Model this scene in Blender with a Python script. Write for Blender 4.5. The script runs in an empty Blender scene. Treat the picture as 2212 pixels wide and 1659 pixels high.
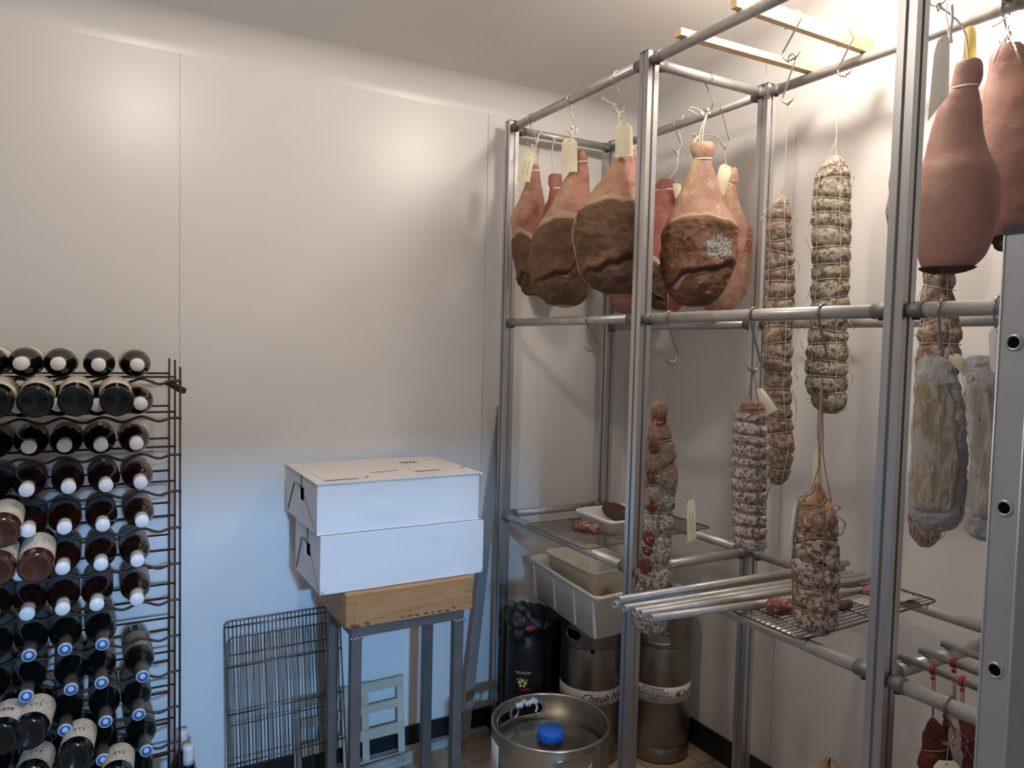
import bpy, bmesh, math, random
from math import sin, cos, pi, radians, sqrt
from mathutils import Vector, Matrix, noise
random.seed(7)
SC = bpy.context.scene
COL = SC.collection
V = Vector

# ------------------------------------------------------------------ camera
FPX = 1613.0; CX, CY = 1106.0, 829.5
CAM = V((0, 0, 1.55))
A = V((3940-CX, -(816-CY), -FPX)).normalized()
B = V((187-CX, -(726-CY), -FPX)); B = (B - A*A.dot(B)).normalized()
Zc = A.cross(B)
RW = Matrix((A, B, Zc))                      # camera axes -> world axes
cam = bpy.data.cameras.new('camera'); cam.sensor_fit = 'HORIZONTAL'; cam.sensor_width = 36
cam.lens = FPX/2212*36; cam.clip_start = 0.02
camo = bpy.data.objects.new('camera', cam); COL.objects.link(camo)
camo.matrix_world = Matrix.Translation(CAM) @ RW.to_4x4()
SC.camera = camo

def ray(px, py): return RW @ V((px-CX, -(py-CY), -FPX))
def P(px, py, x=None, y=None, z=None, d=None):
    """world point seen at a pixel, on the plane x=, y= or z= (or at depth d)"""
    r = ray(px, py)
    if d is not None: return CAM + r*(d/FPX)
    i, v = (0, x) if x is not None else (1, y) if y is not None else (2, z)
    return CAM + r*((v-CAM[i])/r[i])
def depth(p): return (RW.transposed() @ (V(p)-CAM)).z*-1
def nrm(p):                                   # horizontal direction towards the room's viewer side
    n = V((CAM.x-p[0], CAM.y-p[1], 0)).normalized(); return n, V((-n.y, n.x, 0))
def Pv(px, py, anchor):
    """point of the vertical plane through anchor that faces the viewer side"""
    n, t = nrm(anchor); r = ray(px, py)
    return CAM + r*((V(anchor)-CAM).dot(n)/r.dot(n))

# ------------------------------------------------------------------ materials
def new_mat(name):
    m = bpy.data.materials.new(name); m.use_nodes = True
    nt = m.node_tree; b = nt.nodes['Principled BSDF']
    return m, nt, b
def N(nt, typ, **kw):
    n = nt.nodes.new(typ)
    for k, v in kw.items():
        if k in n.inputs.keys() if isinstance(k, str) else False: n.inputs[k].default_value = v
        else: setattr(n, k, v)
    return n
def rgba(c): return (c[0], c[1], c[2], 1)
def ramp(nt, src, stops):
    r = nt.nodes.new('ShaderNodeValToRGB'); nt.links.new(src, r.inputs[0])
    e = r.color_ramp.elements
    while len(e) < len(stops): e.new(.5)
    for el, (p, c) in zip(e, stops): el.position = p; el.color = rgba(c)
    return r.outputs[0]
def coords(nt, scale=(1, 1, 1)):
    tc = nt.nodes.new('ShaderNodeTexCoord'); mp = nt.nodes.new('ShaderNodeMapping')
    mp.inputs['Scale'].default_value = scale
    nt.links.new(tc.outputs['Object'], mp.inputs[0]); return mp.outputs[0]
def noise_tex(nt, co, scale, detail=6, rough=.6, dist=0):
    n = nt.nodes.new('ShaderNodeTexNoise'); n.inputs['Scale'].default_value = scale
    n.inputs['Detail'].default_value = detail; n.inputs['Roughness'].default_value = rough
    n.inputs['Distortion'].default_value = dist
    nt.links.new(co, n.inputs['Vector']); return n.outputs['Fac']
def mix(nt, f, a, b):
    m = nt.nodes.new('ShaderNodeMix'); m.data_type = 'RGBA'
    for s, v in ((0, f), (6, a), (7, b)):
        if hasattr(v, 'links') or hasattr(v, 'is_linked'): nt.links.new(v, m.inputs[s])
        elif s == 0: m.inputs[0].default_value = v
        else: m.inputs[s].default_value = rgba(v)
    return m.outputs[2]
def bump(nt, b, h, strength=.3, dist=.01):
    n = nt.nodes.new('ShaderNodeBump'); n.inputs['Strength'].default_value = strength
    n.inputs['Distance'].default_value = dist
    nt.links.new(h, n.inputs['Height']); nt.links.new(n.outputs[0], b.inputs['Normal'])
def mat(name, c, rough=.5, metal=0, c2=None, scale=8, stops=(.35, .65), bmp=None, stretch=(1, 1, 1), spec=.5, detail=5):
    m, nt, b = new_mat(name)
    b.inputs['Base Color'].default_value = rgba(c); b.inputs['Roughness'].default_value = rough
    b.inputs['Metallic'].default_value = metal; b.inputs['Specular IOR Level'].default_value = spec
    if c2 or bmp:
        co = coords(nt, stretch); f = noise_tex(nt, co, scale, detail)
        if c2: nt.links.new(ramp(nt, f, [(stops[0], c), (stops[1], c2)]), b.inputs['Base Color'])
        if bmp:
            g = noise_tex(nt, co, bmp[0], 6); bump(nt, b, g, bmp[1], bmp[2])
    return m
def meat(name, base, alt, bloom, amount, scale=28, bscale=60, bstr=.6, rough=.75, fleck=None, yellow=None, stretch=(1, 1, 1), spec=.3):
    """cured surface: base/alt blotches under a broken bloom of mould"""
    m, nt, b = new_mat(name); co = coords(nt, stretch)
    f1 = noise_tex(nt, co, scale*.5, 4); c = ramp(nt, f1, [(.35, base), (.65, alt)])
    if yellow:
        fy = noise_tex(nt, co, scale*.35, 3); my = ramp(nt, fy, [(.55, (0, 0, 0)), (.68, (1, 1, 1))])
        c = mix(nt, my, c, yellow)
    f2 = noise_tex(nt, co, scale, 9, .72, .4)
    mk = ramp(nt, f2, [(.62-amount*.3, (0, 0, 0)), (.70-amount*.3, (1, 1, 1))])
    c = mix(nt, mk, c, bloom)
    if fleck:
        f3 = noise_tex(nt, co, scale*3.2, 5, .6); mf = ramp(nt, f3, [(.62, (0, 0, 0)), (.7, (1, 1, 1))])
        c = mix(nt, mf, c, fleck)
    nt.links.new(c, b.inputs['Base Color'])
    b.inputs['Roughness'].default_value = rough; b.inputs['Specular IOR Level'].default_value = spec
    bump(nt, b, noise_tex(nt, co, bscale, 8, .65), bstr, .006)
    return m
M = {}
M['panel'] = mat('white_panel', (.78, .765, .745), .33, c2=(.76, .745, .725), scale=2.2, spec=.5)
M['ceiling'] = mat('ceiling_panel', (.84, .82, .79), .5, c2=(.81, .79, .76), scale=1.5)
M['joint'] = mat('joint', (.62, .60, .57), .6)
M['baseboard'] = mat('black_baseboard', (.012, .013, .016), .4)
def mat_tiles():
    m, nt, b = new_mat('floor_tiles'); co = coords(nt)
    br = nt.nodes.new('ShaderNodeTexBrick'); nt.links.new(co, br.inputs['Vector'])
    br.offset = 0; br.inputs['Scale'].default_value = 1
    br.inputs['Color1'].default_value = (.36, .26, .18, 1); br.inputs['Color2'].default_value = (.42, .31, .22, 1)
    br.inputs['Mortar'].default_value = (.16, .13, .11, 1); br.inputs['Mortar Size'].default_value = .004
    br.inputs['Brick Width'].default_value = .2; br.inputs['Row Height'].default_value = .2
    f = noise_tex(nt, co, 14); c = mix(nt, ramp(nt, f, [(.4, (0, 0, 0)), (.75, (.6, .6, .6))]), br.outputs[0], (.24, .17, .12))
    nt.links.new(c, b.inputs['Base Color']); b.inputs['Roughness'].default_value = .5
    bump(nt, b, br.outputs['Fac'], -.3, .004); return m
M['tiles'] = mat_tiles()
M['alu'] = mat('brushed_aluminium', (.60, .60, .60), .36, .9, c2=(.50, .50, .505), scale=20, stretch=(1, 1, .05))
M['alubar'] = mat('anodised_tube', (.54, .53, .505), .42, .55, c2=(.45, .435, .41), scale=30)
M['fitting'] = mat('cast_fitting', (.20, .195, .19), .55, .6, bmp=(200, .3, .002))
M['bolt'] = mat('black_bolt', (.03, .03, .032), .35, .7)
M['steel'] = mat('hook_steel', (.62, .60, .57), .25, 1.0)
M['darksteel'] = mat('worn_hook_steel', (.30, .29, .29), .3, 1.0)
M['pine'] = mat('pine', (.72, .50, .24), .55, c2=(.80, .60, .34), scale=9, stretch=(1, 14, 14))
M['wire'] = mat('rack_wire', (.035, .026, .022), .5, .4, c2=(.075, .04, .028), scale=30)
M['rust'] = mat('rusty_clip', (.05, .025, .018), .8, .2)
M['grid'] = mat('grid_wire', (.20, .19, .185), .4, .85, c2=(.12, .085, .06), scale=22)
M['gridb'] = mat('brown_grid_wire', (.16, .12, .09), .5, .6, c2=(.22, .17, .13), scale=22)
M['twine'] = mat('twine', (.66, .58, .46), .9, bmp=(500, .5, .001))
M['twineb'] = mat('stained_twine', (.30, .20, .12), .9)
M['twinew'] = mat('white_cord', (.78, .71, .60), .85, bmp=(600, .5, .001))
M['twinered'] = mat('red_twine', (.42, .05, .04), .85)
M['tag'] = mat('manila_tag', (.86, .80, .58), .7, c2=(.82, .76, .55), scale=30)
M['ink'] = mat('ink', (.06, .05, .05), .7)
M['stamp'] = mat('red_stamp', (.34, .05, .04), .7)
M['card'] = mat('white_cardboard', (.80, .79, .79), .62, c2=(.77, .76, .76), scale=6, bmp=(9, .10, .01))
M['cardedge'] = mat('cardboard_edge', (.16, .115, .08), .9)
M['cardtop'] = mat('cream_cardboard', (.80, .755, .70), .65, c2=(.78, .73, .67), scale=6)
M['block'] = mat('butcher_wood', (.38, .185, .07), .55, c2=(.47, .25, .10), scale=6, stretch=(1.2, 9, 9), bmp=(30, .15, .004))
M['blockend'] = mat('wood_joint', (.24, .12, .05), .7)
M['stain'] = mat('dark_stain', (.16, .06, .025), .7)
M['tablesteel'] = mat('grey_steel_tube', (.17, .165, .165), .5, .7, c2=(.22, .20, .19), scale=16)
M['weld'] = mat('weld', (.33, .33, .34), .35, .9, bmp=(120, .6, .004))
M['plastic'] = mat('white_plastic', (.86, .85, .82), .4)
M['plasticin'] = mat('yellowed_plastic', (.80, .77, .70), .45, c2=(.74, .70, .61), scale=7)
M['lattice'] = mat('cream_lattice', (.60, .52, .41), .6, c2=(.52, .44, .34), scale=9, stretch=(1, 1, 3))
M['strip'] = mat('grey_profile', (.42, .42, .42), .4, .6)
M['plank'] = mat('worn_plank', (.45, .43, .40), .7, c2=(.30, .28, .25), scale=9, stretch=(1, 6, 6))
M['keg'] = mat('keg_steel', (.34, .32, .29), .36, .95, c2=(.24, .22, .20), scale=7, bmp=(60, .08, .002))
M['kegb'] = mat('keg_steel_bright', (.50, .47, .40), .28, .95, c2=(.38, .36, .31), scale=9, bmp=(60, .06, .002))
M['bluecap'] = mat('blue_cap', (.01, .13, .62), .45)
M['paper'] = mat('white_label', (.72, .69, .66), .6)
M['blackplastic'] = mat('black_plastic', (.008, .008, .010), .42)
M['blackdrum'] = mat('black_drum', (.010, .009, .010), .4)
M['amber'] = mat('amber_glass', (.20, .05, .02), .08, spec=.9)
M['yellow'] = mat('yellow_petal', (.75, .62, .16), .6)
M['green'] = mat('green_leaf', (.10, .20, .06), .6)
M['crimson'] = mat('crimson_petal', (.25, .02, .04), .6)
M['kraft'] = mat('kraft_paper', (.48, .36, .23), .8, bmp=(12, .35, .02))
M['orange'] = mat('orange_rubber', (.42, .13, .05), .5)
M['upright'] = mat('galvanised_upright', (.50, .53, .56), .42, .55, c2=(.44, .47, .50), scale=5)
M['blackcap'] = mat('black_end_cap', (.02, .02, .025), .5)
M['film'] = mat('clear_film', (.36, .34, .33), .15, spec=.8)
def mat_thin(name, c):
    m, nt, b = new_mat(name); b.inputs['Base Color'].default_value = rgba(c); b.inputs['Roughness'].default_value = .7
    t_ = nt.nodes.new('ShaderNodeBsdfTranslucent'); t_.inputs[0].default_value = rgba(c); x = nt.nodes.new('ShaderNodeMixShader'); x.inputs[0].default_value = .8
    nt.links.new(b.outputs[0], x.inputs[1]); nt.links.new(t_.outputs[0], x.inputs[2]); nt.links.new(x.outputs[0], nt.nodes['Material Output'].inputs[0]); return m
M['thinpaper'] = mat_thin('thin_white_paper', (.86, .85, .82))
M['yellowpaper'] = mat_thin('yellow_paper', (.80, .74, .42))
M['lampbase'] = mat('lamp_base', (.7, .7, .7), .4)
# bottle glass, foils and labels
M['gdark'] = mat('dark_glass', (.005, .006, .005), .10, spec=.5)
M['grose'] = mat('brown_red_glass', (.022, .006, .004), .07, spec=.8)
M['gamber'] = mat('amber_rose_glass', (.065, .018, .009), .06, spec=.8)
M['capwhite'] = mat('white_foil', (.82, .79, .77), .35)
M['capgrey'] = mat('grey_foil', (.10, .095, .09), .4)
def mat_ring():
    m, nt, b = new_mat('blue_ring_disc')
    tc = nt.nodes.new('ShaderNodeTexCoord'); g = nt.nodes.new('ShaderNodeVectorMath'); g.operation = 'LENGTH'
    mp = nt.nodes.new('ShaderNodeMapping'); mp.inputs['Scale'].default_value = (1, 1, 0)
    nt.links.new(tc.outputs['Object'], mp.inputs[0]); nt.links.new(mp.outputs[0], g.inputs[0])
    mul = nt.nodes.new('ShaderNodeMath'); mul.operation = 'MULTIPLY'; mul.inputs[1].default_value = 1/.0155
    nt.links.new(g.outputs['Value'], mul.inputs[0])
    c = ramp(nt, mul.outputs[0], [(0, (.5, .6, .7)), (.38, (.45, .58, .7)), (.46, (.03, .12, .36)), (.78, (.03, .12, .36)), (.86, (.6, .6, .6))])
    nt.links.new(c, b.inputs['Base Color']); b.inputs['Roughness'].default_value = .4; return m
M['ring'] = mat_ring()
def mat_label(name, c, marks, sc):
    m, nt, b = new_mat(name); co = coords(nt, (1, 1, 2.2))
    v = noise_tex(nt, co, sc, 2, .5)
    nt.links.new(ramp(nt, v, [(.60, c), (.64, marks)]), b.inputs['Base Color'])
    b.inputs['Roughness'].default_value = .7; return m
M['labgrey'] = mat_label('grey_bottle_label', (.33, .30, .32), (.12, .11, .13), 90)
M['labcream'] = mat_label('cream_bottle_label', (.72, .66, .55), (.30, .28, .26), 110)
M['labtan'] = mat_label('tan_bottle_label', (.30, .26, .22), (.16, .13, .11), 90)
# meats
M['skin'] = meat('ham_skin', (.33, .125, .095), (.42, .205, .145), (.50, .33, .23), .10, 26, 60, .35, .5, fleck=(.25, .085, .06), yellow=(.47, .31, .17), spec=.45)
M['skinpale'] = meat('ham_skin_pale', (.38, .19, .145), (.48, .29, .21), (.56, .44, .33), .28, 34, 70, .35, .5, fleck=(.33, .15, .11), yellow=(.52, .38, .20), spec=.45)
M['skinred'] = meat('ham_skin_red', (.28, .075, .065), (.35, .12, .10), (.46, .30, .26), .12, 24, 45, .25, .5, fleck=(.52, .36, .32), spec=.4)
M['skinbig'] = meat('ham_skin_smooth', (.30, .155, .125), (.335, .18, .145), (.36, .21, .17), .0, 9, 110, .22, .5, fleck=(.27, .13, .105), spec=.45)
M['cut'] = meat('cut_face', (.105, .055, .032), (.205, .112, .06), (.045, .028, .022), .16, 15, 70, 1.0, .6, fleck=(.23, .135, .075), stretch=(1, 1, 1.9))
M['cutmould'] = meat('cut_face_mould', (.115, .052, .028), (.235, .12, .066), (.035, .022, .02), .12, 16, 70, 1, .5, fleck=(.36, .28, .21), stretch=(1, 1, 1.6))
M['mouldgrey'] = meat('grey_mould', (.20, .20, .17), (.34, .34, .30), (.58, .57, .52), .25, 90, 120, 1, .9, fleck=(.09, .08, .06))
M['rimfat'] = meat('rim_fat', (.42, .29, .19), (.50, .38, .26), (.20, .15, .11), .10, 40, 80, .5, .6, fleck=(.14, .09, .06))
M['crust'] = meat('dark_crust', (.045, .03, .025), (.10, .055, .04), (.16, .12, .10), .1, 40, 80, 1, .8)
M['salgrey'] = meat('salami_grey_brown', (.20, .115, .085), (.29, .19, .14), (.45, .38, .31), .50, 75, 110, .9, .85, fleck=(.20, .11, .08), yellow=(.42, .33, .20))
M['salgreen'] = meat('salami_green_grey', (.15, .10, .075), (.25, .20, .14), (.50, .46, .37), .60, 75, 120, 1, .85, fleck=(.17, .10, .08), yellow=(.40, .36, .18))
M['salwhite'] = meat('salami_white', (.19, .08, .06), (.28, .16, .125), (.62, .57, .55), .60, 105, 110, .7, .85)
M['salred'] = meat('salami_red_white', (.17, .10, .065), (.28, .205, .135), (.52, .48, .41), .52, 100, 130, .9, .8, fleck=(.22, .18, .13))
M['salbrown'] = meat('salami_brown_white', (.17, .065, .042), (.28, .15, .085), (.60, .55, .50), .52, 85, 110, .7, .8, fleck=(.15, .05, .035))
M['lomo'] = meat('loin_white_yellow', (.25, .20, .15), (.34, .30, .25), (.42, .40, .38), .42, 34, 110, 1, .85, fleck=(.12, .08, .07), yellow=(.40, .27, .07), stretch=(1, 1, .35))
M['loinface'] = meat('loin_fat_face', (.26, .21, .16), (.38, .33, .26), (.48, .45, .40), .48, 60, 120, 1, .8, fleck=(.13, .09, .07), yellow=(.40, .29, .10), stretch=(1, 1, .30))
M['loinfaceb'] = meat('loin_fat_face_pale', (.28, .24, .19), (.40, .36, .30), (.50, .47, .42), .48, 60, 120, .9, .8, fleck=(.14, .10, .09), stretch=(1, 1, .22))
M['lomogrey'] = meat('loin_bloom', (.34, .33, .33), (.44, .43, .43), (.55, .54, .54), .4, 30, 100, .9, .85, fleck=(.13, .09, .08), stretch=(1, 1, .4))
M['redmeat'] = meat('raw_red_meat', (.085, .016, .013), (.14, .026, .022), (.20, .055, .04), .0, 22, 40, .35, .45)
M['redpatch'] = meat('red_patch', (.12, .02, .018), (.17, .035, .03), (.46, .38, .32), .22, 60, 110, .7, .6)
M['fat'] = meat('white_fat', (.58, .48, .42), (.66, .57, .50), (.70, .62, .55), .1, 30, 90, .6, .6)
M['offcut'] = meat('salami_offcut', (.20, .06, .05), (.28, .13, .10), (.52, .40, .33), .30, 60, 120, .8, .7)
M['dried'] = meat('dried_meat', (.055, .025, .022), (.10, .05, .04), (.15, .08, .06), .0, 24, 60, .8, .5)

# ------------------------------------------------------------------ mesh builder
class MB:
    def __init__(s): s.v = []; s.f = []; s.sm = []
    def add(s, vs, fs, smooth=True):
        o = len(s.v); s.v += [V(v) for v in vs]
        for f in fs: s.f.append(tuple(i+o for i in f)); s.sm.append(smooth)
    def box(s, lo, hi, rot=None, org=None):
        x0, y0, z0 = lo; x1, y1, z1 = hi
        vs = [V(p) for p in ((x0,y0,z0),(x1,y0,z0),(x1,y1,z0),(x0,y1,z0),(x0,y0,z1),(x1,y0,z1),(x1,y1,z1),(x0,y1,z1))]
        if rot is not None: vs = [rot @ v + (org or V((0,0,0))) for v in vs]
        s.add(vs, [(0,3,2,1),(4,5,6,7),(0,1,5,4),(1,2,6,5),(2,3,7,6),(3,0,4,7)], False)
    def bar(s, a, b, w, h, up=V((0,0,1))):
        """rectangular bar from a to b, w sideways, h along up"""
        a = V(a); b = V(b); d = (b-a).normalized(); side = d.cross(up).normalized(); u = side.cross(d)
        vs = []
        for p in (a, b):
            for i, j in ((-1,-1),(1,-1),(1,1),(-1,1)): vs.append(p+side*(i*w/2)+u*(j*h/2))
        s.add(vs, [(3,2,1,0),(4,5,6,7),(0,1,5,4),(1,2,6,5),(2,3,7,6),(3,0,4,7)], False)
    def tube(s, pts, r, seg=8, cap=True, closed=False):
        pts = [V(p) for p in pts]; n = len(pts)
        rs = r if isinstance(r, (list, tuple)) else [r]*n
        T = []
        for i in range(n):
            if closed: t = pts[(i+1) % n]-pts[i-1]
            else: t = pts[min(i+1, n-1)]-pts[max(i-1, 0)]
            T.append(t.normalized() if t.length > 1e-9 else V((0,0,1)))
        u = T[0].orthogonal().normalized(); vs = []; fs = []
        for i in range(n):
            u = (u-T[i]*u.dot(T[i]));
            u = u.normalized() if u.length > 1e-6 else T[i].orthogonal().normalized()
            w = T[i].cross(u)
            for k in range(seg):
                a = 2*pi*k/seg; vs.append(pts[i]+(u*cos(a)+w*sin(a))*rs[i])
        m = n if closed else n-1
        for i in range(m):
            j = (i+1) % n
            for k in range(seg):
                l = (k+1) % seg; fs.append((i*seg+k, i*seg+l, j*seg+l, j*seg+k))
        s.add(vs, fs, True)
        if cap and not closed:
            o = len(s.v)-len(vs)
            s.f.append(tuple(o+k for k in range(seg))[::-1]); s.sm.append(False)
            s.f.append(tuple(o+(n-1)*seg+k for k in range(seg))); s.sm.append(False)
    def lathe(s, prof, c=(0,0,0), seg=32, axis=None, smooth=True, fn=None):
        c = V(c); vs = []; fs = []; n = len(prof)
        for r, z in prof:
            for k in range(seg):
                a = 2*pi*k/seg; p = V((r*cos(a), r*sin(a), z))
                if fn: p = fn(p)
                if axis is not None: p = axis @ p
                vs.append(c+p)
        for i in range(n-1):
            for k in range(seg):
                l = (k+1) % seg; fs.append((i*seg+k, i*seg+l, (i+1)*seg+l, (i+1)*seg+k))
        s.add(vs, fs, smooth)
        o = len(s.v)-len(vs)
        if prof[0][0] > 1e-5: s.f.append(tuple(o+k for k in range(seg))[::-1]); s.sm.append(False)
        if prof[-1][0] > 1e-5: s.f.append(tuple(o+(n-1)*seg+k for k in range(seg))); s.sm.append(False)
    def blob(s, c, r, sx=1, sy=1, sz=1, nz=.15, sc=3, seg=16, seed=0):
        vs = []; fs = []; m = seg//2+1
        for i in range(m):
            ph = pi*i/(m-1)
            for k in range(seg):
                a = 2*pi*k/seg; d = V((sin(ph)*cos(a), sin(ph)*sin(a), cos(ph)))
                q = 1+nz*noise.noise(d*sc+V((seed, seed*2.3, 0)))
                vs.append(V(c)+V((d.x*sx, d.y*sy, d.z*sz))*r*q)
        for i in range(m-1):
            for k in range(seg):
                l = (k+1) % seg; fs.append((i*seg+k, (i+1)*seg+k, (i+1)*seg+l, i*seg+l))
        s.add(vs, fs, True)
    def grid(s, rows, smooth=True, wrap=False):
        n = len(rows); m = len(rows[0]); fs = []
        for i in range(n-1):
            for k in range(m if wrap else m-1):
                l = (k+1) % m; fs.append((i*m+k, i*m+l, (i+1)*m+l, (i+1)*m+k))
        s.add([p for r in rows for p in r], fs, smooth)
    def build(s, name, m, parent=None, bevel=0, seg=2, origin=None, solid=0):
        o3 = V(origin) if origin is not None else (parent_world(parent) if parent else V((0,0,0)))
        me = bpy.data.meshes.new(name)
        me.from_pydata([v-o3 for v in s.v], [], s.f)
        me.polygons.foreach_set('use_smooth', s.sm); me.materials.append(m); me.update()
        bm = bmesh.new(); bm.from_mesh(me); bmesh.ops.remove_doubles(bm, verts=bm.verts, dist=1e-6)
        bmesh.ops.recalc_face_normals(bm, faces=bm.faces) if not solid else None
        bm.to_mesh(me); bm.free()
        o = bpy.data.objects.new(name, me); COL.objects.link(o)
        if parent:
            o.parent = parent; o.location = o3-parent_world(parent)
        else: o.location = o3
        if solid:
            md = o.modifiers.new('solid', 'SOLIDIFY'); md.thickness = solid; md.offset = 0
        if bevel:
            md = o.modifiers.new('bevel', 'BEVEL'); md.width = bevel; md.segments = seg; md.limit_method = 'ANGLE'
            md.angle_limit = radians(40)
            for p in me.polygons: p.use_smooth = True
            md.harden_normals = True
        return o
def parent_world(o):
    w = V((0,0,0))
    while o: w += o.location; o = o.parent
    return w
def tag(o, label, cat, group=None, kind=None):
    o['label'] = label; o['category'] = cat
    if group: o['group'] = group
    if kind: o['kind'] = kind
    return o
def thing(name, loc, label, cat, group=None):
    o = bpy.data.objects.new(name, None); o.empty_display_size = .05; COL.objects.link(o); o.location = V(loc)
    return tag(o, label, cat, group)
def single(mb, name, m, origin, label, cat, group=None, **kw):
    return tag(mb.build(name, m, None, origin=origin, **kw), label, cat, group)
def struct(mb, name, m, **kw):
    o = mb.build(name, m, None, **kw); o['kind'] = 'structure'; return o
def text_mesh(txt, size, shear=0, extrude=0.0, align='CENTER', bold=0):
    cu = bpy.data.curves.new('writing', 'FONT'); cu.body = txt; cu.size = size; cu.shear = shear
    cu.align_x = align; cu.align_y = 'CENTER'; cu.offset = bold; cu.resolution_u = 3
    t = bpy.data.objects.new('writing_tmp', cu); COL.objects.link(t)
    dg = bpy.context.evaluated_depsgraph_get(); me = bpy.data.meshes.new_from_object(t.evaluated_get(dg))
    vs = [v.co.copy() for v in me.vertices]; fs = [tuple(p.vertices) for p in me.polygons]
    bpy.data.objects.remove(t); bpy.data.curves.remove(cu); bpy.data.meshes.remove(me)
    return vs, fs
def text_on(name, txt, size, fn, m, parent, **kw):
    vs, fs = text_mesh(txt, size, **kw); mb = MB(); mb.add([fn(v.x, v.y) for v in vs], fs, False)
    return mb.build(name, m, parent, solid=0)
def cr(pts, n):
    """catmull-rom through rows of numbers"""
    out = []; k = len(pts)
    for i in range(n+1):
        t = i/n*(k-1); j = min(int(t), k-2); f = t-j
        p = [pts[max(j-1, 0)], pts[j], pts[j+1], pts[min(j+2, k-1)]]
        out.append([.5*((2*b)+(c-a)*f+(2*a-5*b+4*c-d)*f*f+(3*b-a-3*c+d)*f**3) for a, b, c, d in zip(*p)])
    return out
def curve(pts, n=24): return [V(p) for p in cr([tuple(p) for p in pts], n)]

# ------------------------------------------------------------------ room
D = 2.594; W = 2.083; XL = -2.3; YF = -1.7
def zc(y): return 2.530+.133*(D-y)              # the ceiling rises towards the door
m = MB(); m.box((XL-.1, YF-.1, -.1), (W+.1, D+.1, 0)); struct(m, 'floor', M['tiles'])
m = MB()
xs = [XL, .256, 1.347, W]
for a, b in zip(xs[:-1], xs[1:]): m.box((a+.002, D, 0), (b-.002, D+.03, zc(D)+.02))
m.box((XL, D+.004, 0), (W, D+.1, zc(D)+.05)); struct(m, 'wall_back', M['panel'])
m = MB()
ys = [D, 1.76, .56, YF]
for a, b in zip(ys[:-1], ys[1:]):
    y0, y1 = b+.002, a-.002
    for x0, x1 in ((W, W+.03),):
        m.add([(x0,y0,0),(x1,y0,0),(x1,y1,0),(x0,y1,0),(x0,y0,zc(y0)+.02),(x1,y0,zc(y0)+.02),(x1,y1,zc(y1)+.02),(x0,y1,zc(y1)+.02)],
              [(0,3,2,1),(4,5,6,7),(0,1,5,4),(1,2,6,5),(2,3,7,6),(3,0,4,7)], False)
m.box((W+.004, YF, 0), (W+.1, D+.1, zc(YF)+.05)); struct(m, 'wall_right', M['panel'])
m = MB(); m.box((XL-.1, YF, 0), (XL, D+.1, zc(YF)+.05)); struct(m, 'wall_left', M['panel'])
m = MB(); dx0, dx1, dz = -.75, .42, 2.05
m.box((XL-.1, YF-.1, 0), (dx0, YF, zc(YF)+.05)); m.box((dx1, YF-.1, 0), (W+.1, YF, zc(YF)+.05))
m.box((dx0, YF-.1, dz), (dx1, YF, zc(YF)+.05)); struct(m, 'wall_front', M['panel'])
m = MB()
a = [(XL-.1, YF-.1, zc(YF-.1)), (W+.1, YF-.1, zc(YF-.1)), (W+.1, D+.1, zc(D+.1)), (XL-.1, D+.1, zc(D+.1))]
m.add(a+[(x, y, z+.08) for x, y, z in a], [(0,1,2,3),(7,6,5,4),(0,4,5,1),(1,5,6,2),(2,6,7,3),(3,7,4,0)], False)
struct(m, 'ceiling', M['ceiling'])
# coves
def cove_pts():
    out = []
    for k in range(9):
        a = pi/2*k/8; out.append((.085*(1-cos(a)), .093*(1-sin(a))))   # (distance from wall, drop below ceiling)
    return out
m = MB(); m.grid([[V((x, D-u-.0005, zc(D)-w+.133*u)) for u, w in cove_pts()] for x in (XL, W-.001)]); struct(m, 'trim_1', M['panel'])
m = MB(); m.grid([[V((W-u-.0005, y, zc(y)-w)) for u, w in cove_pts()] for y in (YF, D-.001)]); struct(m, 'trim_2', M['panel'])
m = MB(); m.box((XL, D-.012, 0), (W-.012, D-.0005, .098)); struct(m, 'baseboard_back', M['baseboard'], bevel=.002)
m = MB(); m.box((W-.012, YF, 0), (W-.0005, D-.012, .098)); struct(m, 'baseboard_right', M['baseboard'], bevel=.002)

# ------------------------------------------------------------------ ceiling lamps
def lamp(x, y, strength, label):
    z = zc(y); t = thing('ceiling_lamp', (x, y, z), label, 'lamp', 'round ceiling lamps')
    mb = MB(); mb.lathe([(.04, -.045), (.048, -.04), (.048, .006)], (x, y, z-.004)); mb.build('lamp_base', M['lampbase'], t)
    lm, nt, b = new_mat('lamp_glow'); b.inputs['Emission Color'].default_value = (1, .875, .77, 1)
    b.inputs['Emission Strength'].default_value = strength
    mb = MB(); mb.lathe([(.001, -.170), (.025, -.166), (.05, -.150), (.067, -.122), (.070, -.105), (.067, -.085), (.05, -.056), (.036, -.046)], (x, y, z-.004), 24)
    mb.build('diffuser', lm, t)
lamp(1.557, 1.22, 165, 'round ceiling lamp above the meat rack near the right wall')
lamp(.215, 1.25, 142, 'round ceiling lamp in the middle of the room')

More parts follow.
